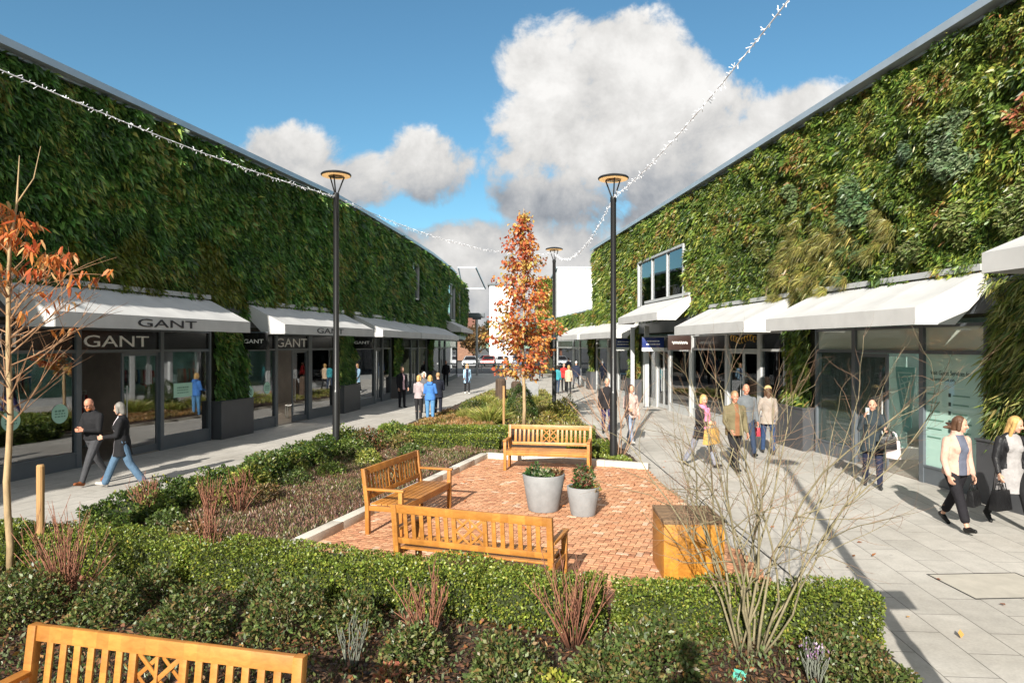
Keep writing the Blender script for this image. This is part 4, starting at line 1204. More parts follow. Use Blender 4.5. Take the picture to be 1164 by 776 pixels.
def grass(x, y, r, h, label, cols, n=500, name='ornamental_grass'):
    root = empty(name, (x, y, .05), label, 'grass clump', 'ornamental grasses in the far bed')
    a = RNG.uniform(0, 2 * PI, n); q = RNG.random(n) ** .6
    P = np.column_stack([np.cos(a) * q * r * .45, np.sin(a) * q * r * .45, np.zeros(n)])
    D = np.column_stack([np.cos(a) * q * .7, np.sin(a) * q * .7, np.ones(n)]) + RNG.normal(0, .18, (n, 3))
    L = RNG.uniform(.6, 1.15, n) * h
    leaves('blades', P, D, L, RNG.uniform(.012, .028, n), pal(n, cols), root, droop=.35, two=True)
    return root
GC = [(.32, .32, .07), (.24, .27, .05), (.40, .36, .12), (.17, .21, .04)]
grass(-.75, 23.2, .75, 1.0, 'large yellow green grass clump left of the orange tree trunk', GC, 900)
grass(-1.5, 24.3, .6, .75, 'lower grass clump at the left of the large one', GC, 600)
grass(-.3, 26.6, .6, .95, 'grass clump behind the clipped ball', GC, 500)
grass(1.45, 26.0, .5, .75, 'straw coloured grass clump right of the clipped ball', [(.42, .34, .12), (.3, .27, .07)], 500)
grass(-1.2, 30.5, .6, .8, 'far grass clump near the end of the bed', GC, 400)
grass(.9, 30.5, .6, .85, 'far grass clump behind the third lamp post', GC, 400)

def cover(name, poly, n, cols, L, wdt, w=None, up=1.0, zb=.1, clump=3.0, spread=.5):
    p = in_poly_pts(poly, n); P = np.column_stack([p, np.full(n, zb)])
    k = vnoise(P * clump, 61); P[:, 2] += np.clip(k - .3, 0, 1) * .16 * RNG.random(n)
    D = rdir(n) * spread * 1.4; D[:, 2] = np.abs(D[:, 2]) + up
    idx = np.clip((vnoise(P * 1.7, 62) * .6 + RNG.random(n) * .4) * len(cols), 0, len(cols) - 1).astype(int)
    o = leaves(name, P, D, RNG.uniform(*L, n), RNG.uniform(*wdt, n), pal(n, cols, idx=idx, jit=.25), droop=.2)
    return tag(o, kind='stuff')
HE = [(.10, .09, .04), (.17, .10, .06), (.26, .135, .105), (.15, .16, .05), (.30, .19, .13), (.12, .14, .045), (.20, .15, .07)]
cover('heather', [(-5.9, 9.0), (-3.6, 8.3), (-3.05, 8.6), (-.95, 16.2), (-2.6, 17.0), (-4.0, 16.9)], 30000, HE, (.04, .10), (.008, .018), up=1.3)
cover('heather', [(-2.6, 17.1), (-.95, 16.4), (-.2, 16.7), (-.2, 16.95), (-2.5, 17.3)], 2600, HE, (.05, .11), (.014, .03))
cover('bronze_ground_cover', [(-3.5, 20.6), (-.4, 20.4), (-.6, 22.5), (-1.7, 26.0), (-2.6, 27.5)], 6500, [(.30, .16, .06), (.38, .22, .09), (.22, .15, .05), (.20, .2, .05)], (.08, .2), (.02, .04))
cover('low_ground_cover', [(.6, 20.2), (2.5, 20.2), (2.3, 26), (1.9, 40), (-1.2, 40), (-2.3, 29.5), (-.8, 25)], 9000, [(.10, .13, .03), (.18, .2, .04), (.28, .24, .07), (.13, .11, .04)], (.08, .2), (.02, .045))
cover('low_ground_cover', [(1.3, 16.3), (2.75, 15.4), (2.6, 16.6), (1.4, 17.0)], 1600, [(.14, .19, .03), (.22, .26, .05), (.08, .12, .02)], (.05, .1), (.02, .04))
cover('leaf_litter', [(-7, 4.9), (3.0, 4.9), (3.05, 6.1), (-1.6, 7.0), (-6.9, 8.3)], 900, [(.30, .10, .03), (.22, .13, .05), (.36, .18, .05), (.12, .1, .03)], (.04, .09), (.02, .04), up=.1, spread=1.0)
pts = np.concatenate([in_poly_pts([(-2.5, 8.5), (-.7, 16), (2.8, 14.8), (2.9, 7)], 70), in_poly_pts([(-7.5, 9), (-5, 17), (-4.7, 17), (-6.3, 9)], 45), in_poly_pts([(3.3, 6), (3.3, 16), (5, 16), (5.5, 6)], 30)])
n = len(pts); P = np.column_stack([pts, np.where(np.arange(n) < 70, .05, .02)]); D = rdir(n); D[:, 2] = np.abs(D[:, 2]) * .2
tag(leaves('fallen_leaves', P, D, RNG.uniform(.05, .1, n), RNG.uniform(.03, .055, n), pal(n, [(.45, .16, .05), (.5, .28, .09), (.3, .12, .05)]), N=np.tile([[0, 0, 1.0]], (n, 1)) + rdir(n) * .3, droop=0, fold=.25), kind='stuff')
cover('herbs', [(-6.8, 4.9), (3.0, 4.9), (3.0, 6.0), (-1.6, 6.8), (-6.8, 8.0)], 9000, [(.07, .10, .03), (.12, .15, .05), (.16, .20, .10), (.05, .07, .02)], (.03, .08), (.014, .03), clump=2.2)

def twigs(x, y, n, h, sp, m, label, name='bare_twig_shrub', r=.0065, cat='bare shrub', sub=4):
    root = empty(name, (x, y, .07), label, cat)
    mb = MB()
    for k in range(int(n * 1.5)):
        a = random.uniform(0, 2 * PI); q = random.uniform(.05, 1) * sp
        H_ = h * random.uniform(.55, 1.05)
        p0 = Vector((.04 * math.cos(a), .04 * math.sin(a), 0)); e = Vector((q * math.cos(a), q * math.sin(a), H_))
        pts = [p0, p0.lerp(e, .35) + Vector((0, 0, H_ * .06)), p0.lerp(e, .7) + Vector((random.uniform(-.02, .02), random.uniform(-.02, .02), H_ * .05)), e]
        mb.tube(pts, [r, r * .85, r * .65, r * .35], 5)
        for j in range(sub):
            t = random.uniform(.35, .85); b_ = p0.lerp(e, t) + Vector((0, 0, H_ * .055)); aa = a + random.uniform(-2.2, 2.2)
            l = H_ * random.uniform(.15, .35)
            mb.tube([b_, b_ + Vector((math.cos(aa) * l * .35, math.sin(aa) * l * .35, l))], [r * .6, r * .3], 4)
    mb.build('stems', m, root, smooth=True)
    return root
x, y = ground(78, 700); twigs(x, y, 26, .95, .5, BARKR, 'largest reddish bare twig shrub, at the lower left beside the stake')
x, y = ground(487, 742); twigs(x, y, 15, .62, .42, BARKR, 'reddish upright twig shrub at the bottom, left of centre')
x, y = ground(652, 748); twigs(x, y, 17, .75, .45, BARKR, 'reddish twig shrub at the bottom, right of centre in front of the hedge')
x, y = ground(573, 712); twigs(x, y, 7, .3, .25, BARKR, 'small tuft of red twigs between the two upright twig shrubs')
x, y = ground(236, 668); twigs(x, y, 12, .85, .28, BARKR, 'slender red twig shrub in front of the left hedge block')
for (px, py, lab) in ((172, 598, 'first pinkish twig shrub at the left pavement edge, nearest the walking couple'), (240, 597, 'second twig shrub along the left pavement edge, fanning out over the hedge'), (272, 590, 'third twig shrub along the left pavement, before the variegated shrub')):
    x, y = ground(px, py); twigs(x, y, 16, .62, .42, BARKR, lab, r=.007)
x, y = ground(400, 770); twigs(x, y, 9, .4, .14, mat('lavender_stem', (.15, .16, .13), .85, var=.2), 'grey stemmed lavender beside the foreground bench end', r=.006, name='lavender', cat='lavender')
x, y = ground(925, 790); rt = twigs(x, y, 12, .3, .16, mat('lavender_stem', (.30, .31, .27), .85), 'purple tipped lavender at the bottom right of the bed', r=.006, name='lavender', cat='lavender')
n = 46; a = RNG.uniform(0, 2 * PI, n); P = np.column_stack([np.cos(a) * .13 * RNG.random(n), np.sin(a) * .13 * RNG.random(n), RNG.uniform(.2, .34, n)])
tag(leaves('flowers', P, rdir(n) * .4 + np.array([[0, 0, 1]]), .03, .014, pal(n, [(.30, .18, .32), (.36, .25, .38)]), rt), kind='stuff')
# turquoise plant tag
x, y = ground(838, 772, .12)
pt = empty('plant_tag', (x, y, .05), 'turquoise plant label tag at the foot of the multi-stem shrub', 'plant label')
TQ = mat('tag_teal', (.07, .36, .27), .45, var=.1)
MB().box(-.05, .05, -.004, .004, .07, .14, T(rx=R(-38), rz=R(-35))).build('card', TQ, pt, bevel=.002)
MB().box(-.012, .012, -.003, .003, -.06, .07, T(rx=R(-38), rz=R(-35))).build('spike', TQ, pt)
MB().box(-.035, .035, -.0065, -.0045, .095, .115, T(rx=R(-38), rz=R(-35))).build('print', mat('tag_print', (.02, .08, .07), .5), pt)

# ------------------------------------------------------------------ trees
def branch(mb, p, d, L, r, lev, tips, spread=.5, up=.25, n=5, kids=(4, 4, 3), wob=.12, taper=.45, lenr=(.45, .7), t0=.3):
    pts = [Vector(p)]; dd = Vector(d).normalized(); rad = [r]
    for k in range(n):
        dd = (dd + Vector((random.gauss(0, wob), random.gauss(0, wob), random.gauss(0, wob) + up * .12))).normalized()
        pts.append(pts[-1] + dd * L / n); rad.append(r * (1 - (1 - taper) * (k + 1) / n))
    (mb[min(lev, 1)] if isinstance(mb, tuple) else mb).tube(pts, rad, 6 if lev > 1 else 4)
    if lev == 0:
        tips.append((pts[-1], dd)); tips.append((pts[len(pts) // 2], dd)); return
    for k in range(kids[min(lev, len(kids)) - 1]):
        t = t0 + (1 - t0) * (k + random.random()) / kids[min(lev, len(kids)) - 1]
        i = min(n - 1, int(t * n)); q = pts[i].lerp(pts[i + 1], t * n - i)
        ax = dd.orthogonal().normalized(); ax.rotate(Matrix.Rotation(random.uniform(0, 2 * PI), 3, dd))
        nd = (dd + ax * math.tan(random.uniform(.6, 1.1) * spread)).normalized()
        branch(mb, q, nd, L * random.uniform(*lenr) * (1 - .35 * t), rad[i] * .6, lev - 1, tips, spread, up, max(3, n - 1), kids, wob, taper, lenr)
    tips.append((pts[-1], dd))

# central liquidambar
random.seed(5)
OX, OY = .36, 21.3
ot = empty('autumn_tree', (OX, OY, .05), 'slim conical tree with copper orange autumn leaves in the middle of the street', 'tree')
mb = MB(); HT = 6.95
trk = [Vector((.03 * math.sin(k * 1.3), .03 * math.cos(k * .9), HT * k / 10)) for k in range(11)]
mb.tube(trk, [.062 - .0055 * k for k in range(11)], 8)
mb.build('trunk', BARKT, ot, smooth=True)
mb = MB(); LP, LD = [], []
for k in range(80):
    t = (k + random.random()) / 80; z = 1.55 + t * (HT - 1.7)
    prof = 1.26 * (1 - t) ** .85 * (.5 + .5 * min(1, t / .10)) + .10
    prof *= random.uniform(.72, 1.12)
    if random.random() < .13: prof *= 1.22
    a = k * 2.399 + random.uniform(-.4, .4)
    e = Vector((math.cos(a) * prof, math.sin(a) * prof, prof * random.uniform(.15, .75)))
    p0 = Vector((0, 0, z)); pts = [p0, p0 + e * .5 + Vector((0, 0, -.03)), p0 + e]
    mb.tube(pts, [.012, .008, .004], 4)
    m_ = int(10 + 52 * prof)
    for j in range(m_):
        s_ = random.uniform(.18, 1.05)
        q = p0 + e * s_ + Vector((random.gauss(0, .08), random.gauss(0, .08), random.gauss(-.02, .065)))
        LP.append(tuple(q)); LD.append((e.x + random.gauss(0, .6), e.y + random.gauss(0, .6), random.gauss(-.55, .45)))
mb.build('limbs', BARKR, ot)
n = len(LP); P = np.array(LP); k = vnoise(P * 1.6, 91)
cols = [(.70, .26, .08), (.60, .17, .07), (.74, .37, .10), (.50, .13, .06), (.68, .47, .14), (.80, .48, .28), (.46, .42, .11)]
hz = (P[:, 2] - 1.5) / 5.2
wt = np.where(RNG.random(n) < .6, np.clip(k * 6, 0, 6), RNG.uniform(0, 7, n)).astype(int).clip(0, 6)
V1 = leaf_arrays(P, np.array(LD), RNG.uniform(.08, .15, n), RNG.uniform(.06, .11, n), pal(n, cols, idx=wt, jit=.2), droop=.15, fold=.4)
# second lobe pair makes each leaf star shaped
D2 = np.array(LD) + rdir(n) * 1.1
V2 = leaf_arrays(P, D2, RNG.uniform(.06, .11, n), RNG.uniform(.035, .06, n), V1[2][::4], droop=.1, fold=.4)
np_mesh('crown', np.concatenate([V1[0], V2[0]]), np.concatenate([V1[1], V2[1] + len(V1[0])]), np.concatenate([V1[2], V2[2]]), leaf_mat('leaf_autumn', .5, .5, .3), ot)
for k, (dx, dy) in enumerate(((-.62, .35), )):
    st = empty('tree_stake', (OX + dx, OY + dy, 0), 'pale timber stake left of the orange tree trunk', 'stake')
    MB().tube([(0, 0, 0), (0, 0, 1.45)], .04, 10).build('post', STAKE, st)

# left sapling with hanging leaves
random.seed(21)
lx, ly = ground(10, 662)
lt = empty('sapling', (lx, ly, .05), 'slender young tree at the left edge with a few hanging orange leaves', 'tree')
mb = MB()
trk = [Vector((.012 * math.sin(k * 1.7), .02 * math.cos(k * 1.1), 3.35 * k / 9)) for k in range(10)]
mb.tube(trk, [.041, .039, .037, .036, .034, .032, .030, .028, .026, .023], 9)
top = trk[-1]
mb.tube([top, top + Vector((.02, 0, .45)), top + Vector((.10, .0, .95)), top + Vector((.13, 0, 1.5))], [.027, .018, .012, .004], 7)
mb.tube([top + Vector((.1, 0, .95)), top + Vector((.26, .05, 1.25)), top + Vector((.34, .05, 1.62))], [.01, .007, .003], 5)
mb.tube([top + Vector((.02, 0, .4)), top + Vector((-.12, .05, .8)), top + Vector((-.2, .05, 1.3))], [.012, .008, .004], 5)
mb.build('trunk', BARKT, lt, smooth=True)
mb = MB(); spots = []
def limb(z, az, L, el, r=.012, sub=5, leafy=False):
    d = Vector((math.cos(az) * math.cos(el), math.sin(az) * math.cos(el), math.sin(el)))
    p = Vector((0, 0, z)); pts = [p]
    for k in range(5):
        d = (d + Vector((0, 0, .07)) + Vector((random.gauss(0, .05), random.gauss(0, .05), random.gauss(0, .04)))).normalized(); pts.append(pts[-1] + d * L / 5)
    mb.tube(pts, [r, r * .85, r * .7, r * .5, r * .35, r * .2], 5)
    for s_ in range(sub):
        i = random.randint(1, 4); q = pts[i]; dd = (d + Vector((random.gauss(0, .6), random.gauss(0, .6), random.gauss(.1, .35)))).normalized(); l = L * random.uniform(.2, .45)
        e = q + dd * l
        mb.tube([q, q.lerp(e, .5) + Vector((0, 0, .01)), e], [r * .45, r * .3, r * .15], 4)
        if leafy: spots.extend([e, q.lerp(e, .6), q.lerp(e, .85)])
    if leafy: spots.extend([pts[-1], pts[-2], pts[-1].lerp(pts[-2], .5), pts[-1]])
for k in range(24):
    limb(1.75 + 1.5 * k / 24, k * 2.4 + random.uniform(-.5, .5), random.uniform(.9, 1.45), R(random.uniform(18, 42)), sub=6, r=.0095)
for az, z, L in ((.1, 2.75, 1.15), (-.25, 2.95, 1.0), (.4, 2.65, 1.2), (.0, 3.15, .85), (2.9, 3.2, .7), (-1.2, 3.2, .8), (1.4, 3.3, .7), (-2.4, 3.3, .7)):
    limb(z, az, L, R(38), sub=4, leafy=True)
for az, z, L in ((.5, 3.75, .42), (-.6, 3.8, .4), (2.5, 3.7, .45), (3.5, 3.75, .4), (1.6, 4.0, .35), (-1.5, 4.0, .35), (0.2, 3.5, .5), (2.9, 4.05, .3)):
    limb(z, az, L, R(45), sub=3, leafy=True, r=.007)
mb.build('limbs', mat('twig_brown', (.27, .15, .08), .8, var=.3, scale=20), lt)
LP, LD = [], []
for q in spots:
    for j in range(random.randint(1, 3)):
        LP.append((q.x + random.gauss(0, .03), q.y + random.gauss(0, .03), q.z)); LD.append((random.gauss(0, .45), random.gauss(0, .45), -1 + random.gauss(.15, .25)))
n = len(LP)
leaves('crown', np.array(LP), np.array(LD), RNG.uniform(.09, .165, n), RNG.uniform(.024, .042, n), pal(n, [(.62, .19, .05), (.68, .28, .08), (.48, .11, .04), (.66, .40, .18)], [4, 3, 2, 1.5]), lt, MATS['leaf_autumn'], droop=.1, fold=.5, two=True)
sx_, sy_ = ground(46, 655)
st = empty('tree_stake', (sx_, sy_, 0), 'round wooden stake standing beside the young tree at the left edge', 'stake')
MB().tube([(0, 0, 0), (0, 0, 1.30), (0, 0, 1.32)], [.042, .042, .034], 12).build('post', STAKE, st)

# multi-stem bare shrub
random.seed(33)
mx_, my_ = ground(852, 752)
ms = empty('multi_stem_shrub', (mx_, my_, .06), 'tall bare multi-stem shrub with olive twigs in the right foreground', 'bare shrub')
mb = (MB(), MB()); tips = []
for k in range(17):
    a = 2 * PI * k / 17 + random.uniform(-.25, .25)
    tilt = random.uniform(.08, .46)
    d = Vector((math.cos(a) * math.sin(tilt) * 1.15, math.sin(a) * math.sin(tilt) * .8, math.cos(tilt)))
    branch(mb, (.10 * math.cos(a), .08 * math.sin(a), 0), d, random.uniform(1.95, 2.65), random.uniform(.010, .017), 2, tips, spread=.62, up=-.02 if k % 3 else .2, n=9, kids=(6, 7), wob=.13, taper=.3, lenr=(.32, .55), t0=.28)
mb[1].build('stems', BARKG, ms, smooth=True)
tag(mb[0].build('twigs', mat('twig_redbrown', (.24, .145, .09), .8, var=.35, scale=9), ms, smooth=True), kind='stuff')
# second bare shrub of fine reddish shoots, seen against the right lamp post
random.seed(12)
ms2 = empty('bare_twig_shrub', (2.05, 13.0, 0.1), 'fine bare shrub of pale reddish shoots in front of the right lamp post', 'bare shrub')
mb = MB(); tips = []
for k in range(10):
    a = random.uniform(0, 2 * PI); tilt = random.uniform(.1, .6)
    branch(mb, (.06 * math.cos(a), .06 * math.sin(a), 0), (math.cos(a) * math.sin(tilt), math.sin(a) * math.sin(tilt), math.cos(tilt)), random.uniform(1.4, 2.3), .014, 1, tips, spread=.5, up=0, n=6, kids=(6,), wob=.08, taper=.3, lenr=(.3, .5))
ms2.location = (2.55, 16.1, .1)
mb.build('stems', mat('twig_pink', (.36, .22, .14), .8, var=.3, scale=15), ms2, smooth=True)

# ------------------------------------------------------------------ benches
def bench(loc, rz, label, L=1.86):
    root = empty('garden_bench', loc, label, 'bench', 'teak garden benches', rz)
    hw = L / 2; H = .93; SH = .43; dp = .52          # faces local -Y; back plane at y=0
    lw = .062
    back = lambda z: .02 + max(0, z - SH) * .13
    for s in (-1, 1):
        x = s * (hw - lw / 2)
        mb = MB()
        mb.add([(x - lw / 2, -.045 + back(z) * (1 if z else .6), z) for z in (0, SH, H)] + [(x + lw / 2, -.045 + back(z) * (1 if z else .6), z) for z in (0, SH, H)]
               + [(x - lw / 2, .015 + back(z) * (1 if z else .6), z) for z in (0, SH, H)] + [(x + lw / 2, .015 + back(z) * (1 if z else .6), z) for z in (0, SH, H)],
               [(0, 3, 4, 1), (1, 4, 5, 2), (6, 7, 10, 9)[::-1] if False else (9, 6, 7, 10), (10, 7, 8, 11), (0, 1, 7, 6), (1, 2, 8, 7), (3, 9, 10, 4), (4, 10, 11, 5), (2, 5, 11, 8), (0, 6, 9, 3)])
        mb.build('leg', TEAK, root, bevel=.004)
        mb = MB().box(x - lw / 2, x + lw / 2, -dp - .03, -dp + .03, 0, .625); mb.build('leg', TEAK, root, bevel=.004)
        mb = MB().box(x - lw / 2 - .008, x + lw / 2 + .008, -dp - .055, .012 + back(.64) - .05, .627, .66); mb.build('armrest', TEAK, root, bevel=.008)
        MB().box(x - .02, x + .02, -dp + .032, -.045, .10, .15).build('stretcher', TEAK, root, bevel=.003) if False else None
        MB().box(x - .022, x + .022, -dp + .031, -.03, SH - .09, SH - .022).build('side_rail', TEAK, root, bevel=.003)
    mb = MB()
    i = hw - lw
    ns = 6
    for k in range(ns):
        y0 = -dp - .035 + k * (dp + .02) / ns; mb.box(-hw + .005 if k and False else -i, i, y0, y0 + (dp + .02) / ns - .012, SH - .018, SH + .004)
    mb.build('seat', TEAK, root, bevel=.003)
    MB().box(-i, i, -dp - .018, -dp + .012, SH - .10, SH - .021).build('apron', TEAK, root, bevel=.003)
    mb = MB()
    def rail(z0, z1, t=.034):
        mb.hexa([(-i, back(z0) - .02 - t / 2 + .005, z0), (i, back(z0) - .02 - t / 2 + .005, z0), (i, back(z0) - .02 + t / 2 + .005, z0), (-i, back(z0) - .02 + t / 2 + .005, z0),
                 (-i, back(z1) - .02 - t / 2 + .005, z1), (i, back(z1) - .02 - t / 2 + .005, z1), (i, back(z1) - .02 + t / 2 + .005, z1), (-i, back(z1) - .02 + t / 2 + .005, z1)])
    rail(H - .095, H); rail(SH + .06, SH + .125)
    z0, z1 = SH + .126, H - .096
    def slat(xa, za, xb, zb, w, t, dy=0): mb.bar((xa, back(za) - .015 + dy, za), (xb, back(zb) - .015 + dy, zb), w, t, up=(0, 1, .13))
    pw = .36
    for s in (-1, 1):
        slat(s * pw / 2, z0, s * pw / 2, z1, .05, .028)
        xs = np.linspace(pw / 2, i, 8)[1:-1] if True else 0
        for x in xs: slat(s * x, z0, s * x, z1, .048, .016)
    a = pw / 2 - .026; zm = (z0 + z1) / 2
    slat(-a, z0, a, z1, .03, .010, -.006); slat(a, z0, -a, z1, .03, .010, .006)
    for (xa, za, xb, zb) in ((-a, zm, 0, z1), (0, z1, a, zm), (a, zm, 0, z0), (0, z0, -a, zm)): slat(xa, za, xb, zb, .026, .007, .016)
    slat(0, z0, 0, z1, .022, .008, -.016)
    mb.build('backrest', TEAK, root, bevel=.0025)
    return root
ZP = .032
bench((-.44, 7.36, ZP), R(-19.5 + 180), 'teak bench seen from behind at the front of the brick patio')
bench((-1.80, 10.63, ZP), R(73), 'teak bench seen side-on at the left of the brick patio')
bench((.83, 15.1, ZP), R(-11), 'teak bench facing the camera at the far end of the brick patio')
bench((-2.16, 4.10, .004), R(-13.8), 'teak bench in the bottom left corner, only its slatted back showing', L=1.96)

# ------------------------------------------------------------------ pots, cube
def pot(x, y, r0, r1, h, label, seed):
    root = empty('plant_pot', (x, y, ZP), label, 'plant pot', 'round grey pots on the brick patio')
    t = .03
    MB().lathe([(r0 * .96, 0), (r0, .02), (r0 + (r1 - r0) * .5, h * .5), (r1, h - .01), (r1 - .004, h), (r1 - t, h), (r1 - t - .005, h - .07), (0.01, h - .07)], 40).build('body', POT, root, smooth=True, angle=50)
    MB().lathe([(r1 - t - .006, h - .069), (r1 - t - .006, h - .05), (.01, h - .04)], 30).build('soil', MULCH, root)
    return root
px_, py_ = ground(618, 581)
p1_ = pot(px_, py_, .255, .35, .59, 'larger round grey pot with low green and reddish leaves on the patio', 1)
px2, py2 = ground(663, 586.5)
p2_ = pot(px2, py2, .20, .265, .45, 'smaller round grey pot with a taller bushy plant on the patio', 2)
def potplant(x, y, z, r, h, label, cols, n, name='potted_plant', L=(.05, .09)):
    root = shrub(x, y, r, r, h, label, cols, n, L=L, name=name, cat='potted plant', stems=True, open_=.6); root.location.z = z; return root
potplant(px_ - .16, py_, ZP + .53, .16, .22, 'dark green rosette plant in the left of the larger pot', [(.03, .075, .02), (.05, .11, .03), (.09, .15, .04)], 330)
potplant(px_ + .02, py_ - .12, ZP + .53, .13, .18, 'fresh green plant in the middle of the larger pot', [(.06, .13, .03), (.13, .2, .05), (.35, .36, .22)], 260)
potplant(px_ + .2, py_, ZP + .53, .13, .16, 'reddish brown leaved plant in the right of the larger pot', [(.26, .09, .05), (.16, .09, .04), (.3, .2, .09)], 240)
potplant(px2, py2, ZP + .40, .19, .42, 'bushy dark green plant with red tints in the smaller pot', [(.03, .07, .018), (.05, .10, .025), (.09, .14, .04), (.20, .06, .04)], 620)
potplant(px2 + .14, py2 - .08, ZP + .40, .12, .13, 'low yellow green trailing plant at the rim of the smaller pot', [(.2, .22, .05), (.3, .2, .06)], 170, L=(.03, .06))
cb = empty('timber_cube', (2.10, 8.2, ZP), 'solid orange timber cube seat with weathered dark top behind the bare shrub', 'cube seat', rz=R(-2))
MB().box(-.345, .345, -.38, .38, 0, .64).build('block', TEAKD, cb, bevel=.006)
TOPW = wood_mat('weathered_top', (.10, .065, .04), (.26, .165, .09), .8)
mb = MB()
for k in range(5): mb.box(-.35, .35, -.384 + k * .1545, -.384 + k * .1545 + .149, .641, .69)
mb.build('top', TOPW, cb, bevel=.004)

# ------------------------------------------------------------------ lamps and light strings
def lamp(x, y, label, H=6.9):
    root = empty('street_lamp', (x, y, 0), label, 'street lamp', 'black street lamps with disc heads')
    MB().lathe([(.14, 0), (.14, .03), (.095, .05), (.088, .12), (.088, 1.6), (.082, 1.63), (.070, 1.66), (.066, H - .62), (.075, H - .6), (.075, H - .5), (.03, H - .48)], 16).build('pole', STEEL, root, smooth=True, angle=35)
    for k in range(3):
        a = k * 2 * PI / 3 + .5
        MB().tube([(.04 * math.cos(a), .04 * math.sin(a), H - .5), (.20 * math.cos(a), .20 * math.sin(a), H - .075)], .018, 6).build('arm', STEEL, root)
    MB().lathe([(.355, H - .075), (.365, H - .05), (.34, H - .02), (.2, H + .02), (.01, H + .035)], 28).build('head', STEEL, root, smooth=True, angle=40)
    MB().lathe([(.19, H - .078), (.335, H - .078), (.335, H - .086), (.19, H - .086)], 28, closed=True).build('light_ring', mat('lamp_glow', (1.0, .62, .26), .5, var=0, emit=.3), root)
    MB().lathe([(.185, H - .077), (.18, H - .10), (.01, H - .115)], 24).build('reflector', mat('lamp_copper', (.45, .28, .14), .3, metal=.8), root, smooth=True)
    return root
LL, LR_, L3 = (-4.25, 16.5), (2.39, 16.1), (1.76, 28.5)
lamp(*LL, 'tall black street lamp rising from the left edge of the bed')
lamp(*LR_, 'tall black street lamp right of the far bench, the nearest on the right', 6.72)
lamp(*L3, 'third street lamp farther back beside the orange tree', 6.8)
nl = lamp(2.72, 3.1, 'street lamp beyond the bottom right corner of the picture, throwing a shadow up the pavement', 6.72)
nl2 = lamp(-7.3, 3.0, 'street lamp beyond the left edge of the picture, holding the left light string', 6.8)
MB().box(.06, .36, -.012, .012, 2.05, 2.32).build('sign_plate', FRAMEL, nl)
WIRE = mat('white_wire', (.75, .76, .8), .5, var=.05)
BULB = mat('white_bulb', (.85, .87, .92), .35, var=.0)
def festoon(a, b, sag, label, seed):
    random.seed(seed)
    a, b = Vector(a), Vector(b); n = 60
    root = empty('light_string', a, label, 'string lights', 'white festoon light strings between the lamps')
    P = [a.lerp(b, k / n) - Vector((0, 0, sag * 4 * (k / n) * (1 - k / n))) for k in range(n + 1)]
    par(MB().tube(P, .008, 5).build('cable', WIRE), root)
    mb = MB(); Ln = sum((P[k + 1] - P[k]).length for k in range(n)); m = int(Ln / .05)
    for k in range(m):
        t = (k + random.random()) / m * n; i = min(n - 1, int(t)); q = P[i].lerp(P[i + 1], t - i)
        d = Vector((random.gauss(0, 1), random.gauss(0, 1), random.gauss(-.2, .9))).normalized()
        l = random.uniform(.03, .08)
        mb.tube([q, q + d * l * .6, q + d * l], [.0025, .0045, .006], 4)
    par(tag(mb.build('bulbs', BULB), kind='stuff'), root)
festoon((2.72, 3.1, 6.25), (2.39, 16.1, 6.22), .30, 'light string from the right lamp post rising to the top edge of the picture', 1)
festoon((2.39, 16.1, 6.22), (1.76, 28.5, 6.6), .75, 'sagging light string between the right lamp post and the third lamp', 2)
festoon((-7.3, 3.0, 6.3), (-4.25, 16.5, 6.32), .30, 'light string crossing in front of the left green wall to the left lamp post', 3)
festoon((-4.25, 16.5, 6.32), (1.76, 28.5, 6.6), .50, 'light string from the left lamp post across to the third lamp behind the orange tree', 4)

# ------------------------------------------------------------------ far end of the street
fl = empty('lamp_column', (-3.25, 63, 0), 'pale grey lamp column with a square head at the far end of the street', 'street lamp')
MB().tube([(0, 0, 0), (0, 0, 5.3)], .11, 8).build('pole', FRAMEL, fl)
MB().box(-.75, .75, -.3, .3, 5.3, 5.75).box(-.4, .4, -.2, .2, 5.15, 5.3).build('head', FRAME, fl, bevel=.05)
fl2 = copy_tree(fl); fl2.location = (-1.0, 84, 0); fl2['label'] = 'second pale lamp column half hidden by the orange tree crown'
def far_tree(x, y, h, r, label, cols, seed, name='tree'):
    random.seed(seed)
    root = empty(name, (x, y, 0), label, 'tree', 'trees beyond the end of the street')
    MB().tube([(0, 0, 0), (.1, 0, h * .4), (0, .1, h * .75)], [.28, .2, .08], 7).build('trunk', BARKR, root)
    n = 1700; d = rdir(n); rr = (.45 + .75 * vnoise(d * 2 + seed, seed))[:, None] * RNG.random((n, 1)) ** .35
    P = d * rr * np.array([[r, r, h * .40]]) + np.array([[0, 0, h * .62]])
    leaves('crown', P, rdir(n), RNG.uniform(.3, .7, n), RNG.uniform(.25, .45, n), pal(n, cols) * (.7 + .6 * vnoise(P * .8, 3))[:, None], root)
GRN = [(.03, .045, .015), (.05, .06, .02), (.07, .07, .025)]
BRN = [(.13, .075, .03), (.09, .06, .025), (.17, .10, .04)]
k = 0
for (x, y, h, r, c, lab) in ((-6.6, 118, 6.6, 3.2, BRN, 'brown leaved tree left of the far lamp column'), (-3.2, 126, 8.2, 3.2, GRN, 'dark green tree right of the far lamp column'), (.8, 122, 7.2, 3.4, BRN, 'russet tree low behind the orange tree'),
                             (-13, 112, 7.5, 4, GRN, 'dark tree hidden behind the far left awning'), (-1.6, 140, 7.5, 3.6, BRN, 'distant brown tree in the gap at the street end'), (5, 128, 7, 3.5, GRN, 'green tree behind the farthest right shops')):
    k += 1; far_tree(x, y, h, r, lab, c, k)
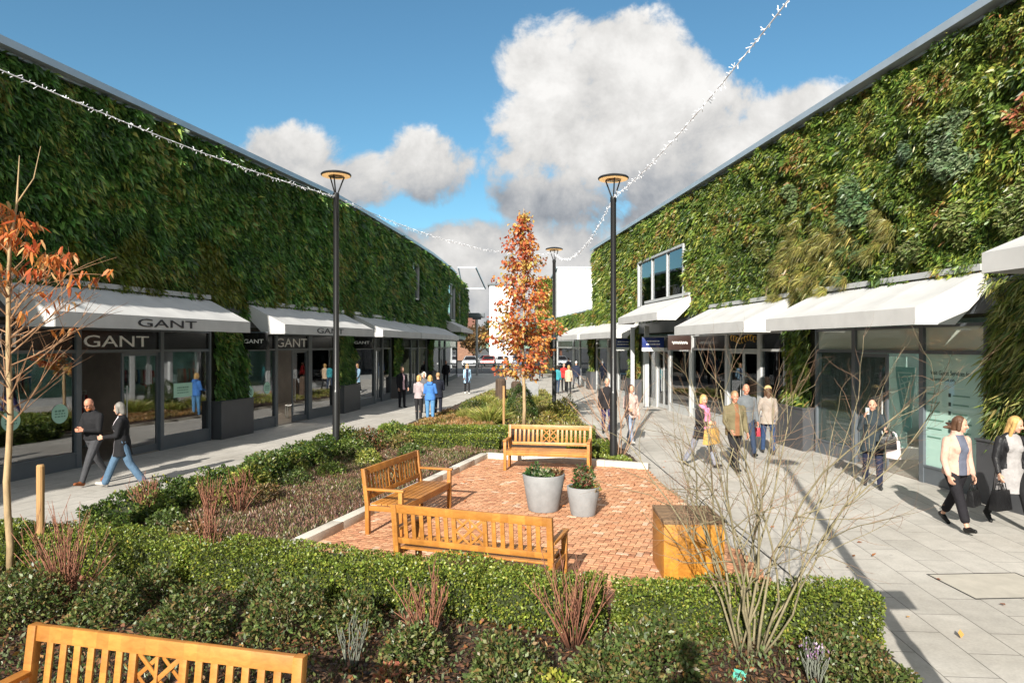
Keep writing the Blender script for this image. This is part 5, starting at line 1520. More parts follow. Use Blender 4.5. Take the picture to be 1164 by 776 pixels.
def car(x, y, rz, col, label):
    root = empty('parked_car', (x, y, 0), label, 'car', 'cars parked at the end of the street', rz)
    mb = MB(); Hs = [(-2.1, .35, .62), (-2.0, .3, .85), (-1.0, .28, .95), (-.4, .28, 1.42), (.9, .28, 1.46), (1.6, .28, 1.0), (2.05, .3, .9), (2.15, .35, .55)]
    V = []; 
    for (x_, z0, z1) in Hs:
        w = .82 if z1 < 1.2 else .66
        V += [(x_, -.85, z0), (x_, .85, z0), (x_, .85, min(z1, .92)), (x_, w, z1), (x_, -w, z1), (x_, -.85, min(z1, .92))]
    Fc = [tuple(reversed(range(6))), tuple(range(42, 48))]
    for i in range(7):
        for j in range(6): Fc.append((i * 6 + j, i * 6 + (j + 1) % 6, (i + 1) * 6 + (j + 1) % 6, (i + 1) * 6 + j))
    mb.add(V, Fc); mb.build('body', col, root, smooth=True, angle=35)
    mb = MB()
    for s in (-1, 1): mb.hexa([(-.85, s * .86, .96), (1.35, s * .86, .96), (1.35, s * .9, .98), (-.85, s * .9, .98), (-.35, s * .69, 1.38), (.85, s * .69, 1.40), (.85, s * .72, 1.40), (-.35, s * .72, 1.38)])
    mb.hexa([(-.98, -.75, .97), (-.98, .75, .97), (-1.0, .75, .99), (-1.0, -.75, .99), (-.45, -.6, 1.38), (-.45, .6, 1.38), (-.47, .6, 1.40), (-.47, -.6, 1.40)])
    mb.build('window', FASC, root)
    for sx in (-1.3, 1.35):
        for s in (-1, 1):
            MB().tube([(sx, s * .70, .31), (sx, s * .89, .31)], .31, 14).build('wheel', BLACK, root)
    for s in (-1, 1): MB().box(-2.14, -2.02, s * .6 - .16, s * .6 + .16, .62, .75).build('headlight', FRAMEL, root)
cm = lambda n_, c: mat(n_, c, .25, metal=.2, var=.03, coat=.6)
for (x, y, rz, c, lab) in ((-5.2, 86, R(88), cm('car_silver', (.5, .52, .55)), 'silver parked car left of the far lamp column'), (-3.0, 90, R(85), cm('car_red', (.35, .03, .02)), 'dark red parked car at the street end'), (-1.2, 88, R(92), cm('car_white', (.75, .76, .78)), 'white parked car right of the far lamp column'), (.9, 90, R(90), cm('car_blue', (.05, .08, .16)), 'dark blue parked car behind the orange tree'), (-4.2, 98, R(20), cm('car_grey', (.16, .17, .18)), 'grey car in the back row at the street end')):
    car(x, y, rz, c, lab)
br_ = empty('low_barrier', (-2.0, 72, 0), 'pale horizontal rail barrier across the end of the street', 'barrier')
mb = MB(); mb.box(-3.2, 2.4, -.06, .06, .75, .93); mb.build('rail', FRAMEL, br_)
for x in (-3, -1.2, .6, 2.2): MB().box(x - .06, x + .06, -.055, .055, 0, .749).build('post', FRAMEL, br_)
dk = [empty('timber_planter', (-.55 + k * .75, 33.0, 0), lab, 'planter') for k, lab in enumerate(('dark rough timber trough at the left of the far bed end', 'second dark timber trough beside the grey block'))]
for k, o in enumerate(dk):
    MB().lathe([(.24, .03), (.27, .2), (.26, .9 + .15 * (1 - k)), (.2, 1.0 + .15 * (1 - k)), (.01, 1.02 + .15 * (1 - k))], 9).build('body', mat('dark_timber', (.07, .045, .03), .9, var=.4, scale=12, stretch=(1, 1, .2), bump=.5), o)
gp = empty('stone_block', (.75, 34.0, 0), 'pale grey square planter block behind the dark timber troughs', 'planter')
MB().box(-.55, .55, -.4, .4, .004, .95).build('body', POT, gp, bevel=.02)
# ------------------------------------------------------------------ people
TMP = bpy.data.scenes.new('tmp_build')
def remesh(mb, name, mats, parent, voxel, it=4, fn=None):
    me = bpy.data.meshes.new('t'); me.from_pydata(mb.v, [], mb.f); me.update()
    o = bpy.data.objects.new('t', me); TMP.collection.objects.link(o)
    r = o.modifiers.new('r', 'REMESH'); r.mode = 'VOXEL'; r.voxel_size = voxel
    s = o.modifiers.new('s', 'SMOOTH'); s.factor = .5; s.iterations = it
    with bpy.context.temp_override(scene=TMP, view_layer=TMP.view_layers[0]):
        dg = bpy.context.evaluated_depsgraph_get(); dg.update()
    m2 = bpy.data.meshes.new_from_object(o.evaluated_get(dg))
    bpy.data.objects.remove(o); bpy.data.meshes.remove(me)
    m2.name = name
    m2.materials.clear()
    for m in mats: m2.materials.append(m)
    n = len(m2.polygons)
    m2.polygons.foreach_set('use_smooth', [True] * n)
    if fn is not None:
        c = np.empty(n * 3, np.float32); m2.polygons.foreach_get('center', c)
        m2.polygons.foreach_set('material_index', fn(c.reshape(-1, 3)).astype(np.int32))
    else: m2.polygons.foreach_set('material_index', np.zeros(n, np.int32))
    m2.update()
    ob = bpy.data.objects.new(name, m2); COL.objects.link(ob); ob.parent = parent
    return ob
def cloth(name, c, rough=.85): return mat('cloth_' + name, c, rough, var=.16, scale=9, bump=.55, bscale=20, spec=.2)
SKIN = mat('skin', (.52, .29, .20), .55, var=.08, scale=12); SKINR = mat('skin_ruddy', (.50, .22, .14), .55, var=.1, scale=12)
EYE = mat('eye_dark', (.03, .02, .018), .4, var=0); LIP = mat('lip', (.36, .11, .09), .5, var=0)
HAIRC = {'grey': (.17, .16, .145), 'blond': (.46, .28, .10), 'brown': (.085, .04, .02), 'dark': (.02, .014, .01), 'ginger': (.36, .12, .04), 'white': (.62, .60, .57), 'sandy': (.30, .19, .09)}
def hairm(n): return mat('hair_' + n, HAIRC[n], .55, var=.3, scale=22, stretch=(1, 1, .25), bump=.4, bscale=70)
WALK1 = (24, 4, -20, 14); WALK2 = (-20, 14, 24, 4); STAND = (2, 0, -2, 0); STEP = (14, 6, -12, 10)
HANG = (4, 7, 14, 0); SWF = (22, 6, 24, 0); SWB = (-20, 8, 12, 0); HOLD = (16, 8, 84, 40); BENT = (10, 10, 70, 10)

def person(label, pos, yaw, H=1.7, legs=STAND, armL=HANG, armR=HANG, lean=0, headyaw=0, headpitch=0, girth=1.0, fem=False, skin=SKIN,
           top=('black', (.02, .02, .022)), hem=-.06, front=None, fw=.055, bottom=('charcoal', (.04, .04, .045)), bot_len=1.0, flare=0, shoes=('black', (.015, .015, .015)),
           hair=('dark', 'short'), skirt=None, scarf=None, hood=False, hat=None, vox=.011, group=None, name='person', cat='person', plain=None, z0=0.0, glasses=False, beard=None, collar=None):
    k = H / 1.725
    root = empty(name, (pos[0], pos[1], z0), label, cat, group, rz=-R(yaw))
    hw = (.092 if fem else .088) * (.5 + .5 * girth); sw = (.165 if fem else .192) * (.7 + .3 * girth)
    th, sh = .43, .42
    def legj(s, hip, kn):
        h = Vector((s * hw, 0, 0)); a = R(hip); d1 = Vector((s * .01, math.sin(a), -math.cos(a))); K = h + d1 * th
        b = R(hip - kn); A = K + Vector((0, math.sin(b), -math.cos(b))) * sh
        pit = R(0)
        if hip - kn < -8: pit = R(min(38, -(hip - kn) * .9))       # toes down, heel lifted
        elif hip > 15: pit = R(-14)
        return h, K, A, pit
    LJ = {-1: legj(-1, legs[0], legs[1]), 1: legj(1, legs[2], legs[3])}
    lows = []
    for s in (-1, 1):
        h, K, A, pit = LJ[s]
        fd = Vector((0, math.cos(pit), -math.sin(pit))); fu = Vector((0, math.sin(pit), math.cos(pit)))
        heel = A - fu * .075 - fd * .055; toe = A - fu * .075 + fd * .17
        lows.append(min(heel.z, toe.z))
    hipz = -min(lows)
    M = Matrix.Scale(k, 4) @ Matrix.Translation((0, 0, hipz))
    Ml = Matrix.Rotation(-R(lean), 4, 'X'); MU = M @ Ml
    g_ = girth
    body, topm, bot, hairb = MB(), MB(), MB(), MB()
    # legs
    for s in (-1, 1):
        h, K, A, pit = LJ[s]
        body.cap(h, .078 * g_, K, .05, M); cm = K.lerp(A, .3) + Vector((0, -.012, 0)); body.cap(K, .05, cm, .05, M); body.cap(cm, .05, A, .033, M)
        fd = Vector((0, math.cos(pit), -math.sin(pit))); fu = Vector((0, math.sin(pit), math.cos(pit)))
        body.cap(A - fu * .035 - fd * .02, .03, A - fu * .05 + fd * .12, .022, M)
        sm = MB()
        sm.cap(A - fu * .035 - fd * .03, .040, A - fu * .040 + fd * .05, .041, M); sm.cap(A - fu * .045 + fd * .04, .038, A - fu * .055 + fd * .15 + Vector((s * .01, 0, 0)), .028, M)
        sm.cap(A - fu * .064 - fd * .045, .022, A - fu * .066 + fd * .16 + Vector((s * .01, 0, 0)), .022, M)
        if shoes[0].startswith('boot'): sm.cap(A - fu * .02, .046, K.lerp(A, .35), .056, M)
        remesh(sm, 'shoe', [plain or cloth('shoe_' + shoes[0], shoes[1], .45)], root, max(.009, vox), 2)
        if bottom:
            e = K.lerp(A, min(1, bot_len * 1.04)) if bot_len > .2 else K
            bot.cap(h + Vector((0, -.012, .0)), .094 * g_, K, .066 * (.6 + .4 * g_) + flare * .3, M); bot.cap(K, .066 * (.6 + .4 * g_) + flare * .3, e, .052 + flare, M)
    if bottom:
        bot.loft([(0, -.01, -.10, .125 * g_, .098 * g_), (0, -.012, -.02, .172 * g_, .118 * g_), (0, -.005, .07, .162 * g_, .112 * g_), (0, 0, .13, .142 * g_, .102 * g_)], 14, M)
    # torso
    wst = .128 if fem else .145
    tor = [(0, -.008, -.07, .14 * g_, .10 * g_), (0, -.008, .03, .162 * g_, .108 * g_), (0, 0, .15, wst * g_, .098 * g_), (0, .004, .28, (sw - .022) * (.5 + .5 * g_), .112 * g_), (0, 0, .39, sw - .012, .112 * g_), (0, -.008, .455, sw - .03, .092), (0, -.012, .50, sw * .62, .070), (0, -.010, .535, .062, .058)]
    body.loft(tor, 16, MU)
    if fem:
        for s in (-1, 1): body.ell((s * .07, .085 * g_, .315), .062, .05, .06, MU); topm.ell((s * .07, .088 * g_, .315), .068, .058, .068, MU)
    t_ = .016
    tt = [(cx, cy, cz, rx + t_, ry + t_) for cx, cy, cz, rx, ry in tor[1:-1]] + [(0, -.012, .525, .082, .074), (0, -.012, .55, .070, .066)]
    if hem < .0:
        pre = []
        if hem < -.15: pre = [(0, 0, hem, .195 * g_ + .01, .15 * g_ + .012), (0, 0, (hem - .04) / 2, .185 * g_ + .008, .14 * g_)]
        else: pre = [(0, -.006, hem, .166 * g_ + t_, .118 * g_ + t_)]
        tt = pre + [(0, -.006, .0, .17 * g_ + t_, .118 * g_ + t_)] + tt[1:] if hem < -.02 else tt
    topm.loft(tt, 18, MU)
    hands = {}
    for s, arm in ((-1, armL), (1, armR)):
        f, a, e, i = [R(q) for q in arm]
        S = Vector((s * (sw - .004), -.008, .435))
        d1 = Vector((s * math.sin(a), math.sin(f) * math.cos(a), -math.cos(f) * math.cos(a)))
        E = S + d1 * .285
        d2 = Vector((s * math.sin(a) * .4 - s * math.sin(i), math.sin(f + e) * math.cos(i), -math.cos(f + e) * math.cos(i))).normalized()
        Wp = E + d2 * .245
        body.cap(S, .046, E, .036, MU); body.cap(E, .037, Wp, .025, MU)
        topm.cap(S + Vector((-s * .01, 0, -.005)), .068 * (.6 + .4 * g_), E, .054, MU); topm.cap(E, .054, E.lerp(Wp, .93), .041, MU)
        n_ = Vector((-s, 0, 0)); n_ = (n_ - d2 * n_.dot(d2)); n_ = n_.normalized() if n_.length > .2 else Vector((0, 0, 1))
        t3 = d2.cross(n_) * s
        for j, (o_, l_) in enumerate(((.034, .068), (.012, .077), (-.011, .072), (-.033, .056))):
            kn = Wp + d2 * .088 + t3 * o_
            body.cap(Wp + t3 * o_ * .45, .015, kn, .0125, MU, 7)
            p, d = kn, (d2 + t3 * o_ * 1.6).normalized(); cu = .42
            for q in range(3):
                d = (d * math.cos(cu) + n_ * math.sin(cu)).normalized()
                nx_ = p + d * l_ * (.45, .32, .23)[q]
                body.cap(p, .0098 - q * .0008, nx_, .009 - q * .0008, MU, 7); p = nx_
        b0 = Wp + d2 * .03 + t3 * .022; b1 = b0 + (d2 * .6 + t3 * .7 + n_ * .3).normalized() * .045; b2 = b1 + (d2 * .9 + t3 * .1 + n_ * .45).normalized() * .034
        body.cap(b0, .014, b1, .0115, MU, 7); body.cap(b1, .0115, b2, .0095, MU, 7)
        hands[s] = root.matrix_basis @ (MU @ (Wp + d2 * .105 + n_ * .025))
    # head
    nb = Vector((0, -.008, .53))
    MH = MU @ Matrix.Translation(nb) @ Matrix.Rotation(-R(headyaw), 4, 'Z') @ Matrix.Rotation(-R(headpitch), 4, 'X')
    hc = Vector((0, .028, .152))
    body.cap(nb - Vector((0, 0, .04)), .056, nb + Vector((0, .012, .07)), .05, MU)
    P3 = lambda x, y, z: hc + Vector((x, y, z))
    body.ell(P3(0, -.008, .02), .074, .092, .098, MH, 16, 12); body.ell(P3(0, .022, -.045), .058, .064, .066, MH, 14, 10); body.ell(P3(0, .058, -.095), .026, .022, .02, MH)
    body.cap(P3(0, .083, .008), .009, P3(0, .101, -.026), .0135, MH, 8)
    for s in (-1, 1):
        body.ell(P3(s * .074, -.012, -.01), .011, .02, .03, MH); body.ell(P3(s * .034, .066, -.028), .024, .02, .022, MH)
    eyes = [MH @ P3(s * .031, .083, .008) for s in (-1, 1)]; mouth = [MH @ P3(x, .085, -.062) for x in (-.016, 0, .016)]
    def bfn(c):
        r = np.zeros(len(c), int)
        for e in eyes: r[np.linalg.norm((c - np.array(e)) / np.array([1, 1, .7]), axis=1) < .0155 * k] = 1
        for e in mouth: r[np.linalg.norm((c - np.array(e)) / np.array([1, 1, .55]), axis=1) < .0145 * k] = 2
        return r
    sk = plain or skin
    remesh(body, 'body', [sk, plain or EYE, plain or LIP], root, min(vox, .0085) if vox < .012 else vox, 3, bfn)
    if hood: topm.loft([(0, -.10, .44, .10, .05), (0, -.105, .50, .12, .065), (0, -.08, .56, .105, .055)], 12, MU)
    if collar: topm.loft([(0, -.01, .50, .10, .09), (0, -.008, .56, .082, .078), (0, -.005, .585, .085, .08)], 12, MU)
    tm = [plain or cloth(*top)]
    ffn = None
    if front:
        tm.append(plain or cloth(*front))
        Mi = np.array(MU.inverted())
        def ffn(c):
            q = c @ Mi[:3, :3].T + Mi[:3, 3]
            w = fw * np.clip(1.25 - .5 * (q[:, 2] - hem) / .55, .5, 1.3) if fw < .05 else fw * np.ones(len(q))
            return ((q[:, 1] > .035) & (np.abs(q[:, 0]) < w) & (q[:, 2] < .53) & (np.abs(q[:, 0]) < sw - .05)).astype(int)
    remesh(topm, 'jacket' if hem < -.02 else 'top', tm, root, vox, 4, ffn)
    if bottom: remesh(bot, 'trousers', [plain or cloth(*bottom)], root, vox, 4)
    if skirt:
        sm = MB(); hz = skirt[2]
        sm.loft([(0, .01, hz, .20 * g_, .17 * g_), (0, .005, hz / 2, .195 * g_, .155 * g_), (0, 0, .0, .178 * g_, .13 * g_), (0, 0, .12, .145 * g_, .112 * g_), (0, 0, .2, .14 * g_, .108 * g_)], 18, MU)
        remesh(sm, 'skirt', [plain or cloth(*skirt[:2])], root, vox, 4)
    if hair and hair[1] != 'none':
        st = hair[1]
        if st == 'fringe':
            hairb.ell(P3(0, -.03, -.02), .079, .078, .055, MH, 14, 10)
        else:
            hairb.ell(P3(0, -.026, .034), .083, .093, .098, MH, 16, 12)
            if st in ('bob', 'long', 'blown'):
                for s in (-1, 1): hairb.cap(P3(s * .062, -.005, .04), .036, P3(s * .066, .0, -.075), .030, MH)
                hairb.cap(P3(0, -.055, .03), .072, P3(0, -.058, -.09), .060, MH)
            if st == 'long':
                hairb.cap(P3(0, -.06, -.08), .065, P3(0, -.075, -.21), .05, MH)
                for s in (-1, 1): hairb.cap(P3(s * .065, -.01, -.07), .034, P3(s * .075, -.005, -.19), .024, MH)
            if st == 'blown':
                for s, dx, dz in ((-1, -.10, -.03), (-1, -.05, -.09), (1, .02, -.08)): hairb.cap(P3(0, -.07, -.02 + dz * .4), .045, P3(dx, -.20, dz), .018, MH)
            if st == 'pony': hairb.cap(P3(0, -.11, .02), .03, P3(0, -.13, -.12), .02, MH)
        remesh(hairb, 'hair', [plain or hairm(hair[0])], root, min(vox, .010), 2)
    if beard:
        bb = MB().ell(P3(0, .034, -.068), .056, .060, .05, MH, 14, 10).ell(P3(0, .075, -.09), .028, .02, .024, MH)
        remesh(bb, 'beard', [hairm(beard)], root, .009, 2)
    if glasses:
        gm = MB()
        for s in (-1, 1):
            ring = [MH @ P3(s * .033 + .024 * math.cos(a), .096, .008 + .018 * math.sin(a)) for a in np.linspace(0, 2 * PI, 11)]
            gm.tube(ring, .0035 * k, 4); gm.tube([MH @ P3(s * .056, .094, .01), MH @ P3(s * .078, -.01, .012)], .003 * k, 4)
        gm.build('glasses', BLACK, root)
    if scarf:
        sm = MB(); sm.loft([(0, -.005, .47, .115, .10), (0, .0, .52, .105, .10), (0, 0, .57, .08, .08)], 14, MU)
        if scarf[2]: sm.cap((.045, .13 * g_, .47), .045, (.05, .165 * g_, .02), .055, MU); sm.cap((-.04, .13 * g_, .47), .042, (-.045, .155 * g_, .15), .05, MU)
        remesh(sm, 'scarf', [cloth(*scarf[:2])], root, vox, 3)
    if hat:
        sm = MB(); sm.ell(P3(0, -.012, .055), .09, .102, .085, MH, 14, 10); sm.loft([(hc.x, hc.y + .02, hc.z + .045, .10, .125), (hc.x, hc.y + .02, hc.z + .06, .10, .125)], 16, MH)
        remesh(sm, 'hat', [cloth(*hat)], root, .01, 2)
    return root, hands
def gp(px, py): return ground(px, py)

def handbag(p, yaw, w, h, d, label, col, name='handbag', cat='handbag', strap=.16, top=None, rough=.35):
    """p = where the hand grips the handle"""
    root = empty(name, (p[0], p[1], p[2] - strap - h), label, cat, None, -R(yaw))
    m = cloth(col[0], col[1], rough)
    mb = MB(); mb.add([(-w / 2, -d / 2, 0), (w / 2, -d / 2, 0), (w / 2, d / 2, 0), (-w / 2, d / 2, 0), (-w * .44, -d * .3, h), (w * .44, -d * .3, h), (w * .44, d * .3, h), (-w * .44, d * .3, h)],
                      [(0, 3, 2, 1), (4, 5, 6, 7), (0, 1, 5, 4), (1, 2, 6, 5), (2, 3, 7, 6), (3, 0, 4, 7)])
    mb.build('body', m, root, bevel=.015)
    mb = MB()
    for s in (-1, 1): mb.tube([(-w * .25, s * d * .22, h - .01), (-w * .2, s * d * .15, h + strap * .7), (0, 0, h + strap), (w * .2, s * d * .15, h + strap * .7), (w * .25, s * d * .22, h - .01)], .008, 6)
    mb.build('handle', top or m, root, smooth=True)
    return root
# --- left pavement
x, y = gp(106, 550)
_, hd = person('bald ginger bearded man in a black jumper looking down at the phone in his hands', (x, y), -162, 1.74, WALK1, HOLD, HOLD, 3, -8, 20, 1.1, top=('jumper_black', (.016, .016, .018)), hem=-.03, bottom=('charcoal_jeans', (.055, .056, .062)), shoes=('brown', (.22, .075, .03)), hair=('ginger', 'none'), beard='ginger', skin=SKINR, glasses=True, vox=.009)
pm = (hd[-1] + hd[1]) / 2
ph = empty('phone', pm + Vector((0, 0, .02)), 'smartphone held by the bald man in both hands', 'phone', None, -R(-162))
MB().box(-.036, .036, -.075, .075, -.004, .004, T(rx=R(35))).build('case', BLACK, ph, bevel=.003)
MB().box(-.033, .033, -.070, .070, .0045, .0055, T(rx=R(35))).build('screen', mat('screen_grey', (.35, .38, .4), .15, var=0), ph)
x, y = gp(139, 554)
_, hd = person('grey haired woman in a long black cardigan and blue jeans walking beside the bald man', (x, y), -108, 1.66, WALK2, (14, 8, 70, 20), (4, 8, 18, 0), 2, 18, 8, 1.12, True, top=('cardigan_black', (.014, .014, .016)), hem=-.26, front=('blouse_print', (.52, .48, .52)), fw=.095, bottom=('blue_jeans', (.075, .13, .20)), flare=.022, shoes=('light', (.5, .46, .42)), hair=('grey', 'bob'), vox=.009)
x, y = gp(457, 463); person('man in a dark suit and pink tie standing in front of the left shops', (x, y), 138, 1.80, STAND, HANG, HANG, 0, 10, 0, 1.1, top=('suit_black', (.012, .012, .016)), hem=-.16, front=('shirt_pink', (.62, .40, .45)), fw=.045, bottom=('suit_black', (.012, .012, .016)), hair=('sandy', 'short'))
x, y = gp(476, 478); person('fair haired woman in a mauve grey top and black trousers, left of the blue jacket', (x, y), 25, 1.66, STAND, BENT, BENT, 0, 10, 5, 1.0, True, top=('mauve_grey', (.34, .28, .29)), hem=-.08, bottom=('black_trousers', (.018, .018, .02)), shoes=('dark', (.03, .03, .03)), hair=('blond', 'bob'))
x, y = gp(489, 480); person('person in a bright blue hooded jacket and jeans seen from behind', (x, y), 5, 1.68, STAND, BENT, BENT, 0, -8, 6, 1.12, True, top=('blue_jacket', (.055, .17, .46)), hem=-.10, bottom=('bright_jeans', (.09, .22, .40)), shoes=('boot_dark', (.02, .02, .025)), hair=('blond', 'bob'), hood=True)
x, y = gp(498, 474); person('sandy haired person in dark navy clothes just right of the blue jacket', (x, y), -20, 1.70, STAND, HANG, BENT, 0, 0, 4, 1.0, top=('navy_black', (.014, .016, .026)), hem=-.16, bottom=('navy_black', (.014, .016, .026)), hair=('sandy', 'short'))
x, y = gp(482, 469); person('white haired person half hidden behind the group around the blue jacket', (x, y), 185, 1.66, STAND, HANG, HANG, 0, 0, 0, 1.0, True, top=('grey_coat', (.10, .10, .11)), hem=-.2, hair=('white', 'bob'))
x, y = gp(507, 439); person('person all in black walking in the shade of the left shops', (x, y), 175, 1.72, STEP, SWF, SWB, 0, 0, 0, 1.0, top=('black_coat', (.012, .012, .014)), hem=-.1, bottom=('black_trousers', (.018, .018, .02)), hair=('grey', 'short'), vox=.014)
x, y = gp(531, 447.5); person('blond woman in an open light blue coat walking towards the camera', (x, y), 172, 1.68, STEP, SWB, SWF, 0, 0, 0, 1.0, True, top=('sky_coat', (.32, .50, .66)), hem=-.30, front=('dark_dress', (.02, .022, .04)), fw=.085, bottom=('black_trousers', (.018, .018, .02)), shoes=('white', (.7, .7, .68)), hair=('blond', 'long'), vox=.014)
# --- beyond the tree
x, y = gp(604, 434); person('person in dark blue walking away right of the orange tree trunk', (x, y), 8, 1.74, WALK1, HANG, HANG, 0, 0, 0, 1.0, top=('dark_blue', (.025, .04, .075)), hem=-.10, bottom=('dark_jeans', (.03, .045, .08)), hair=('grey', 'short'), vox=.014)
x, y = gp(615, 430); _, hd = person('person in navy with a dark shoulder bag between the orange tree and the third lamp', (x, y), 5, 1.74, WALK2, HANG, HANG, 0, 0, 0, 1.0, top=('navy_black', (.014, .016, .026)), hem=-.12, bottom=('dark_jeans', (.03, .045, .08)), hair=('dark', 'short'), vox=.014)
x, y = gp(641, 444); person('person in a bright red jacket right of the third lamp post', (x, y), 170, 1.66, STAND, HANG, HANG, 0, 0, 0, 1.1, True, top=('red_jacket', (.55, .03, .03)), hem=-.10, bottom=('black_trousers', (.018, .018, .02)), hair=('grey', 'short'), vox=.014)
x, y = gp(633.5, 447.5); person('person in a teal top half hidden by the third lamp post', (x, y), 15, 1.60, STEP, HANG, HANG, 0, 0, 0, 1.05, True, top=('teal_top', (.04, .24, .28)), hem=-.08, bottom=('dark_jeans', (.03, .045, .08)), hair=('dark', 'bob'), vox=.014)
x, y = gp(646.5, 447); person('person in a beige coat between the red jacket and the navy coat', (x, y), 5, 1.60, STEP, HANG, HANG, 0, 0, 0, 1.0, True, top=('beige_coat', (.48, .36, .25)), hem=-.2, bottom=('black_trousers', (.018, .018, .02)), hair=('blond', 'bob'), vox=.014)
x, y = gp(655, 441); person('person in a navy coat, rightmost of the group beside the third lamp', (x, y), 20, 1.76, WALK2, HANG, HANG, 0, 0, 0, 1.1, top=('navy_coat', (.022, .028, .05)), hem=-.2, bottom=('grey_trousers', (.06, .06, .07)), hair=('white', 'short'), vox=.014)
# --- right pavement
x, y = gp(690, 494); person('man in a black jacket and navy trousers beside the right lamp post', (x, y), 185, 1.76, WALK1, HANG, HANG, 0, -10, 0, 1.05, top=('jacket_black', (.02, .018, .02)), hem=-.12, bottom=('purple_navy', (.035, .03, .10)), hair=('grey', 'short'))
x, y = gp(717, 504); person('woman in a pale pink coat and faded jeans right of the right lamp post', (x, y), 165, 1.66, WALK2, HANG, BENT, 0, 0, 5, 1.05, True, top=('pale_coat', (.50, .36, .32)), hem=-.15, bottom=('faded_jeans', (.22, .27, .36)), shoes=('light', (.5, .46, .42)), hair=('brown', 'bob'))
x, y = gp(797, 531); _, hd = person('woman in a black coat with a long pink scarf walking with a tan bag', (x, y), 140, 1.66, WALK1, (12, 8, 80, 30), (10, 10, 85, 20), 4, 25, 8, 1.05, True, top=('coat_black', (.02, .018, .02)), hem=-.22, bottom=('grey_jeans', (.22, .23, .28)), shoes=('dark', (.03, .03, .03)), hair=('blond', 'bob'), scarf=('pink_scarf', (.62, .20, .32), True))
handbag(hd[1] + Vector((-.06, -.10, .0)), 140, .46, .34, .16, 'large tan handbag carried by the woman with the pink scarf', ('tan_leather', (.55, .32, .10)), strap=.10)
x, y = gp(835, 535); person('man in an olive jacket and black trousers, front of the pair behind the bare shrub', (x, y), 172, 1.76, WALK2, HANG, (8, 8, 40, 10), 0, 10, 4, 1.1, top=('olive_jacket', (.15, .125, .07)), hem=-.14, front=('brown_knit', (.22, .10, .05)), fw=.05, bottom=('black_trousers', (.018, .018, .02)), hair=('sandy', 'short'), skin=SKINR)
x, y = gp(848, 518); person('balding man in a slate grey jacket following the man in olive', (x, y), 182, 1.80, WALK1, HANG, HANG, 0, 0, 0, 1.08, top=('slate_jacket', (.12, .13, .14)), hem=-.12, bottom=('dark_jeans', (.03, .045, .08)), hair=('grey', 'fringe'), skin=SKINR)
x, y = gp(873, 516); _, hd = person('woman in a grey beige coat and blue jeans seen from behind, wearing a straw hat', (x, y), 12, 1.70, STEP, (8, 14, 20, 0), HANG, 0, 0, 0, 1.05, True, top=('taupe_coat', (.30, .255, .22)), hem=-.16, bottom=('dark_blue_jeans', (.03, .055, .12)), shoes=('dark', (.03, .03, .03)), hair=('brown', 'long'), hat=('straw', (.50, .36, .16)))
handbag(hd[-1], 12, .26, .22, .10, 'small red handbag held by the woman in the grey beige coat', ('red_leather', (.34, .03, .05)), strap=.14)
x, y = gp(992, 554); _, hd = person('person in a long dark coat outside the mint shop, raising a phone to the face', (x, y), 200, 1.70, STEP, (20, 10, 80, 10), (38, 16, 128, 22), 0, 12, 6, 1.08, True, top=('dark_teal_coat', (.028, .038, .045)), hem=-.22, bottom=('navy_trousers', (.018, .022, .045)), shoes=('trainer', (.03, .03, .03)), hair=('dark', 'short'), collar=True, vox=.009)
ph = empty('phone', hd[1] + Vector((0, 0, .03)), 'phone held up by the person in the long dark coat', 'phone', None, -R(200))
MB().box(-.036, .036, -.005, .005, -.07, .07).build('case', BLACK, ph, bevel=.003)
MB().box(-.032, .032, .0055, .0065, -.064, .064).build('screen', MATS['screen_grey'], ph)
handbag(hd[-1] + Vector((.03, -.03, .02)), 200, .30, .24, .12, 'black handbag on the arm of the person in the long dark coat', ('bag_black', (.012, .012, .013)), strap=.12)
handbag(hd[-1] + Vector((.14, -.02, -.02)), 245, .26, .34, .09, 'white and pink paper carrier bag of the person in the long dark coat', ('paper_white', (.72, .62, .62)), name='carrier_bag', cat='shopping bag', strap=.16, rough=.7)
x, y = gp(1087, 601); _, hd = person('brown haired woman in a pale pink jacket and cropped black trousers on the right pavement', (x, y), 172, 1.70, WALK2, (-4, 12, 20, 0), (6, 12, 24, 0), 2, -38, 6, 1.13, True, top=('pink_jacket', (.54, .33, .26)), hem=-.07, front=('slate_top', (.10, .11, .15)), fw=.07, bottom=('black_crop', (.014, .013, .016)), bot_len=.72, flare=.014, shoes=('flat_black', (.012, .012, .012)), hair=('brown', 'blown'), vox=.009, collar=True)
handbag(hd[-1] + Vector((0, 0, .01)), 142, .30, .24, .13, 'black handbag held by the woman in the pale pink jacket', ('bag_black', (.012, .012, .013)), strap=.13)
x, y = gp(1148, 599); _, hd = person('blond woman in a black leather jacket, grey dress and black boots at the right edge', (x, y), 184, 1.70, WALK1, (4, 10, 22, 0), (4, 12, 26, 0), 3, -40, 14, 1.05, True, top=('leather_black', (.018, .018, .02), .4), hem=-.05, front=('grey_dress', (.30, .285, .285)), fw=.105, bottom=('black_tights', (.012, .012, .013)), skirt=('grey_dress', (.38, .36, .36), -.36), shoes=('boot_black', (.012, .012, .012)), hair=('blond', 'long'), vox=.009)
handbag(hd[1] + Vector((-.02, 0, 0)), 158, .34, .30, .14, 'large black handbag of the blond woman in the leather jacket', ('bag_black', (.012, .012, .013)), strap=.14)

